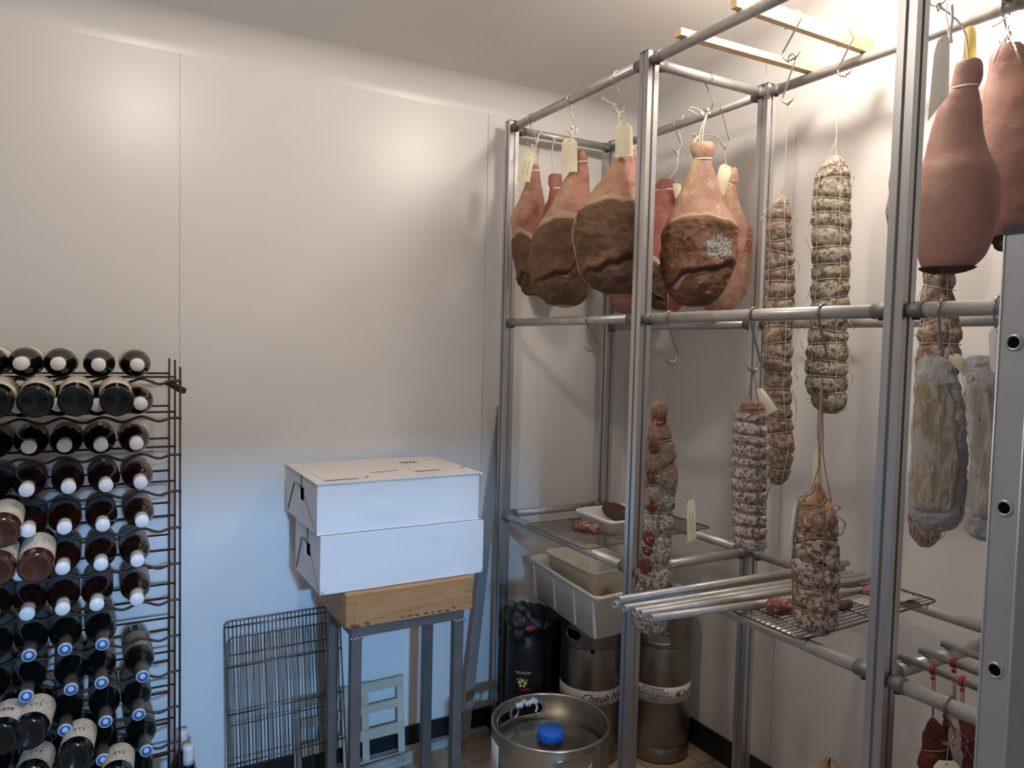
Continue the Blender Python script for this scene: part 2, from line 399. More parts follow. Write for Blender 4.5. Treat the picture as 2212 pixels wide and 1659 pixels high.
# ------------------------------------------------------------------ meat rack
XFr, XRr = 1.41, 1.895; ZT, ZM, ZS = 2.378, 1.640, .893
YP = [2.52, 1.72, .92, .12]
rack = thing('storage_rack', (XFr, 1.7, 0), 'tall aluminium profile rack with tube rails holding hams and salamis', 'rack')
def post(x, y):
    h = .02; s = .004; g = .007; pts = []
    for q in range(4):
        c = [( -h, -h), (-s, -h), (-s, -h+g), (s, -h+g), (s, -h)]
        for px, py in c:
            a = q*pi/2; pts.append((px*cos(a)-py*sin(a), px*sin(a)+py*cos(a)))
    n = len(pts); mb = MB()
    vs = [(x+a, y+b, .0) for a, b in pts]+[(x+a, y+b, 2.40) for a, b in pts]
    fs = [(i, (i+1) % n, (i+1) % n+n, i+n) for i in range(n)]+[tuple(range(n, 2*n))]
    mb.add(vs, fs, False); o = mb.build('post', M['alu'], rack)
    mb = MB(); mb.box((x-h, y-h, 2.4), (x+h, y+h, 2.403)); mb.build('post_cap', M['blackcap'], o)
    return o
for x in (XFr, XRr):
    for y in YP: post(x, y)
def rail(a, b, under=True):
    a = V(a); b = V(b); d = (b-a).normalized(); a2 = a+d*.0205; b2 = b-d*.0205
    mb = MB(); mb.tube([a2+d*.028, b2-d*.028], .0148, 20); o = mb.build('rail', M['alubar'], rack)
    for e, s in ((a2, 1), (b2, -1)):
        mb = MB(); mb.tube([e, e+d*s*.012, e+d*s*.034], [.0135, .0165, .0165], 16)
        f = mb.build('end_fitting', M['fitting'], o)
        mb = MB(); c = e+d*s*.016
        mb.tube([c+V((0, 0, -.006)), c+V((0, 0, -.0195))], [.0085, .0075], 6); mb.build('bolt', M['bolt'], o)
    return o
for i in range(3):
    for z in (ZT, ZM, ZS):
        rail((XFr, YP[i+1], z), (XFr, YP[i], z)); rail((XRr, YP[i+1], z), (XRr, YP[i], z))
for i, y in enumerate(YP):
    rail((XFr, y, ZT-.004), (XRr, y, ZT-.004))
    rail((XFr, y, ZS+.0), (XRr, y, ZS+.0))
# rod standing behind the rear post
m = MB(); m.tube([(1.93, 1.76, 2.38), (1.93, 1.76, 2.49)], .0016, 6); m.build('rod', M['strip'], rack)

# wooden slats across the top
def slat(y0, y1, w, h, x0, x1, label):
    mb = MB(); mb.bar((x0, y0, ZT+.0155+h/2), (x1, y1, ZT+.0155+h/2), w, h)
    return single(mb, 'wooden_plank', M['pine'], (x0, y0, ZT+.0155), label, 'wooden slat', 'pine slats across the rack top', bevel=.001)
slat(1.575, 1.560, .026, .020, 1.385, 1.925, 'thin pine slat across the rack top, nearer the back wall')
SY = 1.378
slat(1.375, 1.378, .020, .040, 1.385, 1.925, 'tall pine plank on edge across the rack top, carrying two salami hooks')
slat(.985, .990, .040, .022, 1.385, 1.93, 'pine slat end above the big smooth ham at the top right')

# ------------------------------------------------------------------ S hooks
def shook(c, L, u, label, Rt=.0185, Rb=.021, r=.0021, m=None, group='steel meat hooks', flip=1, tilt=0.0):
    """c = centre of the rail it hangs on, u = horizontal direction the point of the lower bow faces away from"""
    c = V(c); u = V(u).normalized(); z = V((0, 0, 1)); pts = []
    for k in range(12):
        a = radians(-35+k*(215)/11); pts.append(c+u*(Rt*cos(a))+z*(Rt*sin(a)))
    bc = c+u*(-Rt+Rb*1.05+tilt)+z*(-(L-Rt-Rb))
    pts.append(pts[-1].lerp(bc+u*Rb+z*.006, .08)+z*-.004)
    pts.append(pts[-1].lerp(bc+u*Rb, .90))
    for k in range(14):
        a = radians(0-k*205/13*.80); rr = Rb*(1+.25*max(0, k-8)/5)
        pts.append(bc+u*(rr*cos(a))+z*(rr*sin(a)))
    n = len(pts); rs = [r]*n
    for k in range(4): rs[n-1-k] = r*(.12+.25*k)
    pts = curve(pts, 90); rr = [p[0] for p in cr([(q,) for q in rs], 90)]
    mb = MB(); mb.tube(pts, rr, 8)
    o = single(mb, 'meat_hook', m or M['steel'], c, label, 'meat hook', group)
    return bc+z*(-Rb)                                # lowest point where things hang
UX = V((1, 0, 0)); UD = V((.83, -.56, 0))

# ------------------------------------------------------------------ lofted hanging goods
class Loft:
    def __init__(s, rows, anchor, ratio=.6, n=90):
        s.an = V(anchor); s.n, s.t = nrm(anchor); s.ratio = ratio
        q = cr(rows, n); s.rings = []
        for py, xl, xr in q:
            a = Pv(xl, py, anchor); b = Pv(xr, py, anchor)
            s.rings.append(((a+b)/2, max((b-a).length/2, .0005), py, xl, xr))
        s.top = s.rings[0][0].copy(); s.bot = s.rings[-1][0].copy()
    def at(s, f):
        k = f*(len(s.rings)-1); j = min(int(k), len(s.rings)-2); g = k-j; a = s.rings[j]; b = s.rings[j+1]
        return a[0].lerp(b[0], g), a[1]*(1-g)+b[1]*g
    def pt(s, f, th, off=0, k=1.0):
        c, w = s.at(f); return c+s.t*(cos(th)*(w*k+off))+s.n*(sin(th)*(w*k*s.ratio+off))
    def g(s, f):
        k = min(max(f, 0), 1)*(len(s.rings)-1); j = min(int(k), len(s.rings)-2); q = k-j
        return (s.rings[j][2]*(1-q)+s.rings[j+1][2]*q-s.rings[0][2])/(s.rings[-1][2]-s.rings[0][2])
    def fi(s, g): return s.fpy(s.rings[0][2]+(s.rings[-1][2]-s.rings[0][2])*min(max(g, 0), 1))
    def fpy(s, py):
        for i in range(len(s.rings)-1):
            a = s.rings[i][2]; b = s.rings[i+1][2]
            if a <= py <= b: return (i+(py-a)/max(b-a, 1e-6))/(len(s.rings)-1)
        return 0 if py < s.rings[0][2] else 1
    def px(s, px, py, off=.001):
        f = s.fpy(py); k = min(int(f*(len(s.rings)-1)), len(s.rings)-1); r = s.rings[k]
        q = max(-.97, min(.97, (px-(r[3]+r[4])/2)/max((r[4]-r[3])/2, 1))); return s.pt(f, math.acos(q), off)
    def mesh(s, mb, disp, nz=None, nt=64, seed=0):
        nz = nz or len(s.rings)-1; rows = []
        for i in range(nz+1):
            f = i/nz; row = []
            for k in range(nt):
                th = 2*pi*k/nt; p = s.pt(f, th); row.append(s.pt(f, th, *disp(f, th, p)))
            rows.append(row)
        c0 = sum(rows[0], V())/nt; c1 = sum(rows[-1], V())/nt
        rows.insert(0, [c0]*nt); rows.append([c1]*nt)
        mb.grid(rows, True, True)

def fr(p, sc, oct=4, seed=0): return noise.fractal(p*sc+V((seed*3.1, seed*1.7, seed)), 1.0, 2.0, oct)

def mould_mat(L, spec):
    _, px, py, rad = spec; c = L.px(px, py, .01)-L.top
    m = M['cutmould'].copy(); nt = m.node_tree; b = nt.nodes['Principled BSDF']; old = b.inputs['Base Color'].links[0].from_socket
    tc = nt.nodes.new('ShaderNodeTexCoord'); s = nt.nodes.new('ShaderNodeVectorMath'); s.operation = 'DISTANCE'; s.inputs[1].default_value = c
    nt.links.new(tc.outputs['Object'], s.inputs[0]); n1 = noise_tex(nt, tc.outputs['Object'], 30, 6, .7)
    a = nt.nodes.new('ShaderNodeMath'); a.operation = 'MULTIPLY_ADD'; a.inputs[1].default_value = .055; nt.links.new(n1, a.inputs[0]); nt.links.new(s.outputs['Value'], a.inputs[2])
    mk = ramp(nt, a.outputs[0], [((rad+.022), (1, 1, 1)), ((rad+.034), (0, 0, 0))])
    n2 = noise_tex(nt, tc.outputs['Object'], 170, 6, .7); mc = ramp(nt, n2, [(.40, (.075, .075, .06)), (.52, (.26, .26, .23)), (.62, (.56, .55, .52))])
    nt.links.new(mix(nt, mk, old, mc), b.inputs['Base Color']); return m
def ring_loop(L, f, off=.0015, tilt=0, k=1.0, n=30, th0=0):
    return [L.pt(min(max(f+tilt*cos(2*pi*i/n+th0), 0), 1), 2*pi*i/n, off, k) for i in range(n)]

def knot(mb, p, r=.004, seed=1): mb.blob(p, r, nz=.5, sc=2, seg=10, seed=seed)

def cord(mb, pts, r=.0016, n=20, wob=.0): mb.tube([p+V((wob*sin(i*2.1), wob*cos(i*1.7), 0)) for i, p in enumerate(curve(pts, n))], r, 6)

def ham(rows, anchor, label, skin='skin', ratio=.55, face=None, hang=None, seed=1, collar=None, cutmat='cut', extra=None, crust=None, cordm='twinew'):
    L = Loft(rows, anchor, ratio)
    t = thing('ham', L.top, label, 'ham', 'cured hams hanging in the rack')
    def disp(f, th, p):
        d = (.0035*fr(p, 22, 3, seed)+.006*fr(p, 8, 2, seed))*(.35 if skin == 'skinbig' else 1)
        k = 1.0
        if collar:
            fc = L.fpy(collar); k -= .09*math.exp(-((f-fc)/.014)**2)
        return d*min(1, f*12+.3), k
    mb = MB(); L.mesh(mb, disp, 110, 80); mb.build('skin', M[skin], t)
    if face:
        py0, th0, dth = face; f0 = L.fpy(py0); mb = MB(); rows2 = []; nv, nu = 110, 110
        for i in range(41):
            v = -.045+1.04*i/40; row = []
            for j in range(61):
                u = (-1+2*j/60)*1.05; top = f0+.066*abs(u)**2.2+.014*noise.noise(V((u*3, seed, 0)))
                f = min(top+(.992-top)*v, .999); th = th0-u*dth*(1-.10*noise.noise(V((v*4, seed*2, 1)))*abs(u))
                ed = min(1.05-abs(u), v+.045, 1.0-v+.02)*18; row.append(L.pt(f, th, -.003+.0085*min(1, max(0, ed))-.030*min(1, max(0, (ed-1.6)/1.2))+.0018*noise.noise(L.pt(f, th)*60)))
            rows2.append(row)
        mb.grid(rows2); mb.build('fat_rim', M['rimfat'], t); mb = MB(); rows2 = []
        for i in range(nv+1):
            v = i/nv; row = []
            for j in range(nu+1):
                u = -1+2*j/nu
                top = f0+.055*abs(u)**2.2*1.2+.014*noise.noise(V((u*3, seed, 0)))
                f = top+(.992-top)*v
                th = th0-u*dth*(1-.10*noise.noise(V((v*4, seed*2, 1)))*abs(u))
                edge = min(min(1-abs(u), v*1.4), (1-v)*1.2); e = min(1, edge/.10)
                p = L.pt(f, th); h = .010*e+.010*fr(p, 15, 5, seed+5)*min(1, edge*8+.15)-.004*(1-e)
                vc = v-.56+.13*u*(1 if seed % 2 else -1)+.10*noise.noise(V((u*2.5, seed, 3))); wd = max(0, 1-abs(u+.05)*1.05)**.5
                h -= .017*e*wd*math.exp(-(vc/.022)**2); h += .010*e*wd*math.exp(-((vc+.05)/.05)**2)
                h += .013*math.exp(-((u-.12)/.13)**2-((v-.66)/.055)**2)+.005*e*abs(noise.noise(p*32+V((seed, 0, 0))))
                row.append(L.pt(f, th, h))
            rows2.append(row)
        mb.grid(rows2); o = mb.build('cut_face', M[cutmat] if not isinstance(cutmat, tuple) else mould_mat(L, cutmat), t); o['label'] = 'dark brown dried cut face'
    if crust:
        mb = MB(); rows2 = []
        f0 = L.fpy(crust)
        for i in range(30):
            f = f0+(1-f0)*i/29; row = []
            for j in range(80):
                th = 2*pi*j/80; p = L.pt(f, th); row.append(L.pt(f, th, .006+.006*fr(p, 40, 4, seed) if i else -.004))
            rows2.append(row)
        mb.grid(rows2, True, True); o = mb.build('crust', M['crust'], t); o['label'] = 'dark crust under the ham'
    if collar:
        mb = MB(); fc = L.fpy(collar)
        for q in (-.006, .006): mb.tube(ring_loop(L, fc+q, .0006, .012, .91, 36, seed), .0022, 6, closed=True)
        mb.build('tied_cord', M[cordm], t)
    if hang:
        mb = MB()
        for c in hang: cord(mb, c, .0021, 26, .0006)
        knot(mb, hang[0][0], .0065, seed); knot(mb, hang[0][0]+V((.003, 0, -.008)), .005, seed+1)
        mb.build('hanging_cord', M[cordm], t)
    if extra: extra(t, L)
    return t, L

def top_mat(src, c1, c2, dz, soft=.03):
    m = src.copy(); nt = m.node_tree; b = nt.nodes['Principled BSDF']; old = b.inputs['Base Color'].links[0].from_socket
    tc = nt.nodes.new('ShaderNodeTexCoord'); sx = nt.nodes.new('ShaderNodeSeparateXYZ'); nt.links.new(tc.outputs['Object'], sx.inputs[0])
    n1 = noise_tex(nt, tc.outputs['Object'], 28, 6, .75); a = nt.nodes.new('ShaderNodeMath'); a.operation = 'MULTIPLY_ADD'; a.inputs[1].default_value = .16
    nt.links.new(n1, a.inputs[0]); nt.links.new(sx.outputs[2], a.inputs[2])
    o = nt.nodes.new('ShaderNodeMath'); o.operation = 'ADD'; o.inputs[1].default_value = .5-.08+dz; nt.links.new(a.outputs[0], o.inputs[0])
    mk = ramp(nt, o.outputs[0], [(.5-soft, (0, 0, 0)), (.5+soft, (.85, .85, .85))])
    top = ramp(nt, noise_tex(nt, tc.outputs['Object'], 60, 5, .6), [(.38, c1), (.62, c2)])
    nt.links.new(mix(nt, mk, old, top), b.inputs['Base Color']); return m
def salami(rows, anchor, label, m, ratio=.85, segs=12, seed=1, tiltk=.25, hang=None, twine='twine', strands=(1.1, 2.4, 4.4), pinch=.11, name='salami', loops=5, top_knot=True, group='cured salamis hanging in netting', base_noise=.003, extra=None, cat='salami', rr=.00095, topc=None):
    L = Loft(rows, anchor, ratio, 120)
    t = thing(name, L.top, label, cat, group)
    cuts = [(i+.75+.13*random.uniform(-1, 1))/segs for i in range(segs-1 if segs > 1 else 0)]
    tl = [random.uniform(-1, 1)*tiltk/segs for _ in cuts]; ph = [random.uniform(0, 6.28) for _ in cuts]
    def disp(f, th, p):
        k = 1.0; gf = L.g(f)
        for c, a, q in zip(cuts, tl, ph):
            x = (gf-c-a*cos(th-q))*segs
            if abs(x) < .6: k -= pinch*.7*math.exp(-(x/.12)**2)+pinch*.55*max(0, 1-abs(x)/.5)**2
        e = min(f, 1-f)
        for s_ in strands:
            dth = (th-s_+pi) % (2*pi)-pi; k -= .06*math.exp(-(dth/.10)**2)*min(1, e*15)
        return base_noise*fr(p, 45, 5, seed)+.003*fr(p, 16, 2, seed), k
    mb = MB(); L.mesh(mb, disp, 240, 72); mb.build('casing', top_mat(M[m], *topc) if topc else M[m], t)
    if segs > 1 or twine:
        mb = MB()
        for c, a, q in zip(cuts, tl, ph):
            lp = [L.pt(L.fi(c+a*cos(2*pi*i/40-q)), 2*pi*i/40, .0016+.001*sin(i*1.9), 1-pinch*.72) for i in range(40)]
            mb.tube(lp, rr*1.05, 5, closed=True)
        for s_ in strands:
            mb.tube([L.pt(.02+.96*i/70, s_+.05*sin(i*.4+seed), .0012, .955) for i in range(71)], rr, 5)
        for _ in range(loops):
            f = random.uniform(.1, .9); s_ = random.choice((0, pi, -.2, .3, pi-.3)); p0 = L.pt(f, s_, .0005); f2 = f+random.uniform(.03, .09)
            bl = random.uniform(.006, .016)
            mb.tube([L.pt(min(f+(f2-f)*k/16, 1), s_+.15*sin(k*.5), .0005+bl*sin(pi*k/16)) for k in range(17)], rr, 5)
        mb.build('netting_twine', M[twine], t)
    if hang:
        mb = MB()
        for c in hang: mb.tube(curve(c, 20), .0013, 6)
        knot(mb, hang[0][0], .005, seed)
        mb.build('hanging_twine', M[twine or 'twine'], t)
    if extra: extra(t, L)
    return t, L

def paper_tag(pts, anchor, label, curl=.004, string=None, writing=0, m='tag', hole=True):
    """pts = four pixel corners: top-left, top-right, bottom-right, bottom-left"""
    c = [Pv(x, y, anchor) for x, y in pts]; n, _ = nrm(anchor); mb = MB(); rows = []
    nu, nv = 8, 14
    def S(u, v, off=0):
        p = (c[0].lerp(c[1], u)).lerp(c[3].lerp(c[2], u), v)
        return p+n*(curl*sin(pi*u)*1.0+curl*.8*sin(pi*v*1.1)+off)
    for i in range(nv+1):
        v = i/nv; ins = .20*max(0, 1-v/.13)
        rows.append([S(ins+(1-2*ins)*j/nu, v) for j in range(nu+1)])
    mb.grid(rows, False)
    t = thing('paper_tag', S(.5, .06), label, 'tag', 'manila tags tied to the meat')
    mb.build('card', M[m], t, solid=.0006)
    if hole:
        mb = MB(); h = S(.5, .07, .0006); tt = (c[1]-c[0]).normalized(); up = (c[0]-c[3]).normalized(); r = (c[1]-c[0]).length*.045
        mb.add([h]+[h+(tt*cos(k*pi/4)+up*sin(k*pi/4))*r for k in range(8)], [(0, k+1, (k+1) % 8+1) for k in range(8)], False)
        mb.build('eyelet', M['cardedge'], t)
    if writing:
        mb = MB(); rnd = random.Random(int(pts[0][0]))
        for w in range(writing):
            u0 = .35+.3*w; pp = []
            for k in range(26): pp.append(S(u0+.05*sin(k*1.9)*rnd.uniform(.3, 1), .30+.5*k/26+.012*cos(k*2.7), .0010))
            mb.tube(pp, .00035, 4)
        mb.build('handwriting', M['ink'], t)
    if string:
        mb = MB(); mb.tube(curve(string, 12), .0006, 5); mb.build('string', M['twineb'] if writing else M['twine'], t)
    return t, S

# ------------------------------------------------------------------ hams of the far bay
def onrail(px, py, x=None, y=None, z=ZT):
    p = P(px, py, x=x) if x is not None else P(px, py, y=y)
    return V((x, p.y, z)) if x is not None else V((p.x, y, z))
def lowz(px, py, c): return c.z-Pv(px, py, c).z
def hang_to(low, L, side=.012):
    top = L.top
    return [[low+V((0, 0, .002)), low.lerp(top, .4)+L.t*side*.3, top+V((0, 0, -.01))],
            [low+V((0, 0, .002)), low.lerp(top, .5)-L.t*side, top-L.t*side+V((0, 0, -.02))]]

ca = onrail(1149, 260, x=XFr); la = shook(ca, lowz(1156, 326, ca), UX, 'thin steel hook on the top rail, nearest the back wall', Rt=.0175, r=.0019)
cb = onrail(1234, 217, x=XFr); lb = shook(cb, lowz(1238, 300, cb), UX, 'thin steel hook on the top rail holding the second ham', Rt=.0175, r=.0019)
cc = onrail(1335, 168, x=XFr); lc = shook(cc, lowz(1338, 256, cc), UX, 'thin steel hook on the top rail next to the middle front post', Rt=.0175, r=.0019)

def stamp_text(txt, size_px, at, ang, name='stamp', m='stamp'):
    def f(t, L):
        c, s_ = cos(radians(ang)), sin(radians(ang))
        text_on(name, txt, size_px, lambda x, y: L.px(at[0]+x*c+y*s_, at[1]+x*s_-y*c, .0035), M[m], t)
    return f
ham([(356,1151,1163),(368,1143,1166),(385,1139,1168),(410,1132,1171),(440,1117,1175),(465,1104,1178),(480,1102,1180),(500,1110,1182),(540,1114,1184),(580,1116,1182),(610,1126,1178),(632,1136,1172),(641,1148,1165)],
    (ca.x, ca.y, 2), 'narrow ham in side view beside the end post, red number stamp on its skin', 'skin', .75, face=(500, 2.35, 1.0), seed=11, collar=368,
    extra=stamp_text('305 107', 15, (1149, 468), -50), hang=[[la, la+V((0, 0, -.02)), Pv(1157, 358, ca)]])
ham([(326,1247,1264),(338,1238,1268),(352,1236,1270),(370,1230,1272),(400,1213,1275),(430,1200,1276),(460,1180,1276),(490,1164,1275),(520,1153,1274),(550,1145,1276),(580,1143,1280),(610,1149,1280),(635,1163,1274),(655,1185,1256),(664,1208,1232)],
    (cb.x, cb.y-.01, 2), 'ham with dark cut face, second from the end post, tag over its shank', 'skin', .55, face=(468, pi/2+.12, 1.18), seed=3, collar=352,
    hang=[[lb, lb+V((.002, 0, -.03)), Pv(1250, 332, cb)]])
ham([(298,1338,1364),(315,1330,1370),(340,1324,1374),(370,1308,1382),(400,1290,1390),(430,1268,1396),(460,1250,1400),(490,1240,1402),(520,1236,1402),(560,1243,1402),(595,1252,1398),(615,1270,1392),(632,1298,1378),(641,1325,1358)],
    (cc.x, cc.y-.01, 2), 'plump ham with round brown cut face behind the middle front post', 'skin', .6, face=(430, pi/2, 1.22), seed=5, collar=318,
    hang=[[lc, lc+V((.002, 0, -.02)), Pv(1350, 302, cc)]])
# small ham by the back wall
cd_ = V((P(1200, 300, y=2.47).x, 2.47, ZT))
Ld = ham([(376,1190,1212),(384,1187,1214),(398,1187,1214),(408,1189,1212),(425,1184,1218),(460,1172,1232),(500,1164,1242),(550,1160,1246),(600,1168,1240),(630,1185,1225)],
    (cd_.x, 2.475, 2), 'small dark ham hanging closest to the back wall, behind the second ham', 'skinred', .45, seed=21, collar=408,
    hang=[[Pv(1196, 300, (cd_.x, 2.475, 2)), Pv(1192, 345, (cd_.x, 2.475, 2)), Pv(1200, 380, (cd_.x, 2.475, 2))]])
ce = onrail(1385, 305, x=XRr); le = shook(ce, .14, -UX, 'steel hook on the rear top rail hidden behind the middle front post', Rt=.0175, r=.0019)
ham([(352,1350,1378),(380,1340,1384),(420,1328,1396),(470,1315,1408),(530,1308,1412),(590,1308,1410),(640,1312,1402),(668,1326,1388),(681,1345,1370)],
    (1.86, ce.y, 2), 'reddish ham seen only below and behind the plump ham, on the rear rail', 'skin', .55, seed=33, collar=372, hang=[[le, le+V((0, 0, -.04)), Pv(1364, 356, (1.86, ce.y, 2))]])
cf = onrail(1464, 268, x=XRr); lf = shook(cf, lowz(1464, 340, cf), UX, 'steel hook with knotted cord on the rear top rail, left of the big centre ham', Rt=.018)
ham([(388,1424,1452),(398,1416,1460),(412,1412,1462),(430,1408,1468),(470,1402,1478),(520,1396,1486),(570,1392,1492),(620,1396,1492),(650,1404,1484),(672,1424,1464)],
    (1.86, cf.y, 2), 'pink ham half hidden behind the left side of the big centre ham', 'skinred', .55, face=(560, 2.5, .9), seed=8, collar=412,
    hang=[[lf, lf+V((0, 0, -.05)), Pv(1442, 392, (1.86, cf.y, 2))], [Pv(1477, 247, cf), Pv(1468, 280, cf), Pv(1472, 310, cf), lf]])
chh = onrail(1567, 224, x=XRr); lh = shook(chh, lowz(1567, 326, chh), UX, 'steel hook on the rear top rail, right of the big centre ham', Rt=.018)
ham([(362,1576,1590),(372,1566,1593),(392,1562,1592),(402,1562,1588),(420,1558,1590),(445,1552,1598),(470,1544,1612),(495,1536,1624),(530,1528,1631),(570,1522,1630),(610,1516,1622),(645,1512,1606),(666,1520,1588),(674,1535,1572)],
    (1.86, chh.y, 2), 'orange-pink ham stamped 320 behind the right side of the big centre ham', 'skinpale', .6, seed=13, collar=400,
    extra=stamp_text('320 11', 20, (1617, 524), -78), hang=[[lh, lh+V((0, 0, -.03)), Pv(1572, 368, (1.86, chh.y, 2))]])
cg = onrail(1531, 163, y=YP[1], z=ZT-.004); lg = shook(cg, lowz(1528, 252, cg), V((0, -1, 0)), 'steel hook on the cross rail holding the big centre ham', Rt=.018)
t, LG = ham([(308,1496,1540),(314,1491,1546),(328,1492,1546),(338,1496,1543),(344,1497,1540),(352,1492,1541),(380,1484,1546),(410,1472,1553),(440,1458,1565),(465,1444,1580),(485,1436,1591),(510,1431,1593),(545,1427,1591),(580,1427,1586),(610,1433,1576),(635,1446,1560),(655,1470,1536),(664,1490,1515)],
    (cg.x, cg.y-.02, 2), 'big centre ham on the cross rail, brown cut face with a grey mould patch', 'skinpale', .6, face=(470, pi/2, 1.22), seed=17, collar=344, cutmat=('m', 1550, 540, .038),
    hang=[[lg, Pv(1519, 280, cg), Pv(1517, 312, cg)], [lg, Pv(1512, 285, cg), Pv(1513, 312, cg)]])

# paper tags of this group
def tg(pts, anc, label, **k): return paper_tag(pts, anc, label, **k)
tg([(1131,328),(1157,331),(1144,394),(1116,389)], (ca.x, ca.y-.10, 2), 'tilted manila tag with handwriting in front of the leftmost ham', writing=2, string=[la, la+V((0, -.06, -.015)), Pv(1145, 336, (ca.x, ca.y-.10, 2))])
tg([(1214,299),(1247,300),(1247,371),(1212,372)], (cb.x, cb.y-.06, 2), 'upright manila tag hanging over the shank of the second ham', string=[lb, lb+V((0, -.03, -.005)), Pv(1231, 306, (cb.x, cb.y-.06, 2))], curl=.002)
tg([(1330,262),(1365,266),(1368,337),(1329,341)], (cc.x, cc.y-.06, 2), 'large manila tag beside the middle front post, over the plump ham', string=[lc, lc+V((0, -.03, -.003)), Pv(1347, 269, (cc.x, cc.y-.06, 2))])
tg([(1556,353),(1583,362),(1564,424),(1543,408)], (1.80, chh.y-.05, 2), 'crumpled manila tag right of the centre ham shank', curl=.008, string=[lh, lh+V((-.02, -.03, -.02)), Pv(1566, 358, (1.80, chh.y-.05, 2))])
tg([(1452,395),(1472,398),(1472,431),(1458,428)], (1.82, cf.y-.04, 2), 'small manila tag corner left of the centre ham shank', string=[lf, Pv(1462, 380, (1.82, cf.y-.04, 2)), Pv(1462, 398, (1.82, cf.y-.04, 2))])
tg([(1489,308),(1513,290),(1490,325),(1480,358)], (cg.x+.02, cg.y+.06, 2), 'creamy tag folded behind the top of the big centre ham', curl=.006, string=[lg, Pv(1513, 275, cg), Pv(1508, 292, (cg.x+.02, cg.y+.06, 2))])
# loose cords draped between the hooks
mb = MB()
mb.tube([p+V((0, .0005*sin(i*2), 0)) for i, p in enumerate(curve([Pv(x, y, (1.75, 1.9, 2)) for x, y in ((1486,236),(1502,244),(1514,252),(1521,246),(1505,234),(1490,232))], 30))], .002, 6)
mb.tube(curve([Pv(x, y, (1.75, 1.9, 2)) for x, y in ((1495,275),(1499,292),(1515,293),(1540,292),(1555,300),(1565,318))], 24), .002, 6)
knot(mb, Pv(1516, 246, (1.75, 1.9, 2)), .008, 3); knot(mb, Pv(1500, 292, (1.75, 1.9, 2)), .006, 4)
single(mb, 'twine', M['twinew'], Pv(1486, 236, (1.75, 1.9, 2)), 'loose white cord draped around the shank of the centre ham', 'cord')
for lw, pts, an, lab in ((0, [(1306,215),(1318,222),(1328,228),(1333,240),(1337,254)], cc, 'white cord end sticking out above the tag by the middle post'),
                     (1, [(1206,266),(1222,272),(1236,276),(1238,288),(1238,300)], cb, 'thin cord end sticking out above the upright tag'),
                     (2, [(1172,284),(1164,292),(1160,305),(1156,322)], ca, 'white cord loop above the tilted tag')):
    mb = MB(); mb.tube(curve([Pv(x, y, an) for x, y in pts], 20), .0026 if lw != 1 else .0017, 6); knot(mb, Pv(*pts[2], an), .0065, lw)
    if lw == 0:
        for k in range(5): mb.tube([Pv(1308, 217, an), Pv(1298+2*k, 208+3*abs(k-2), an)], .0012, 5)
    single(mb, 'cord_end', M['twinew'], Pv(*pts[0], an), lab, 'cord')

# ------------------------------------------------------------------ hams right of the near post
ax = 1.63
ci = V((P(2066, 22, x=ax).x, P(2066, 22, x=ax).y, ZT))
low_i = shook(V((1.60, .99, ZT+.028)), .12, V((0, 1, 0)), 'steel hook on the pine slat above the big smooth ham', Rt=.022, r=.0026)
ham([(128,2072,2112),(134,2064,2121),(150,2060,2125),(170,2056,2124),(186,2050,2118),(194,2044,2113),(206,2036,2116),(230,2026,2120),(260,2016,2122),(300,2004,2126),(340,1994,2138),(365,1986,2152),(390,1982,2160),(430,1976,2162),(470,1974,2159),(505,1975,2150),(545,1980,2134),(567,1986,2116),(581,1994,2098),(588,2006,2082),(592,2024,2062)],
    (ax, .965, 2), 'big smooth brown-pink ham right of the near post, skin side out', 'skinbig', .62, seed=41, collar=190, crust=577,
    hang=[[low_i, Pv(2080, 60, (ax, .965, 2)), Pv(2092, 134, (ax, .965, 2))]])
jr = onrail(2172, 38, x=XRr); lj = shook(jr, .11, UX, 'steel hook on the rear top rail at the right edge', Rt=.02, r=.0026)
ham([(94,2160,2204),(104,2146,2214),(120,2138,2220),(142,2136,2226),(165,2132,2232),(200,2124,2244),(250,2116,2258),(300,2112,2272),(360,2112,2290),(420,2118,2296),(470,2126,2290),(510,2138,2276),(535,2156,2255),(545,2180,2235)],
    (1.79, jr.y, 2), 'pale pink ham at the right edge behind the big smooth ham', 'skinbig', .42, seed=43, crust=505,
    hang=[[Pv(2178, 72, (1.84, jr.y, 2)), Pv(2160, 100, (1.70, jr.y, 2)), Pv(2147, 134, (1.70, jr.y, 2))], [Pv(2178, 72, (1.84, jr.y, 2)), Pv(2192, 100, (1.70, jr.y, 2)), Pv(2203, 128, (1.70, jr.y, 2))],
          [lj, Pv(2177, 55, (1.84, jr.y, 2)), Pv(2178, 74, (1.84, jr.y, 2))], [Pv(2142, 58, (1.84, jr.y, 2)), Pv(2158, 50, (1.84, jr.y, 2)), Pv(2174, 36, (1.84, jr.y, 2))]])
ham([(346,1934,1960),(370,1928,1980),(405,1920,2000),(450,1914,2014),(490,1916,2014),(520,1924,2004),(545,1940,1980)],
    (1.84, 1.13, 2), 'grey ham edge peeking out left of the near post', 'salgrey', .5, seed=47)
tg([(2020,92),(2052,70),(2050,205),(2004,262)], (1.42, .80, 2), 'long white paper strip hanging just right of the near post', m='thinpaper', curl=.004, string=[low_i, Pv(2050, 80, (1.5, .88, 2)), Pv(2036, 88, (1.42, .80, 2))])
tg([(2084,60),(2108,57),(2110,130),(2080,128)], (1.68, .99, 2), 'yellow paper tag standing up above the big smooth ham', m='yellowpaper', curl=.006, hole=False)
mb = MB(); mb.tube(curve([Pv(x, y, (1.55, .9, 2)) for x, y in ((2056,10),(2057,40),(2053,70),(2055,92))], 20), .003, 6)
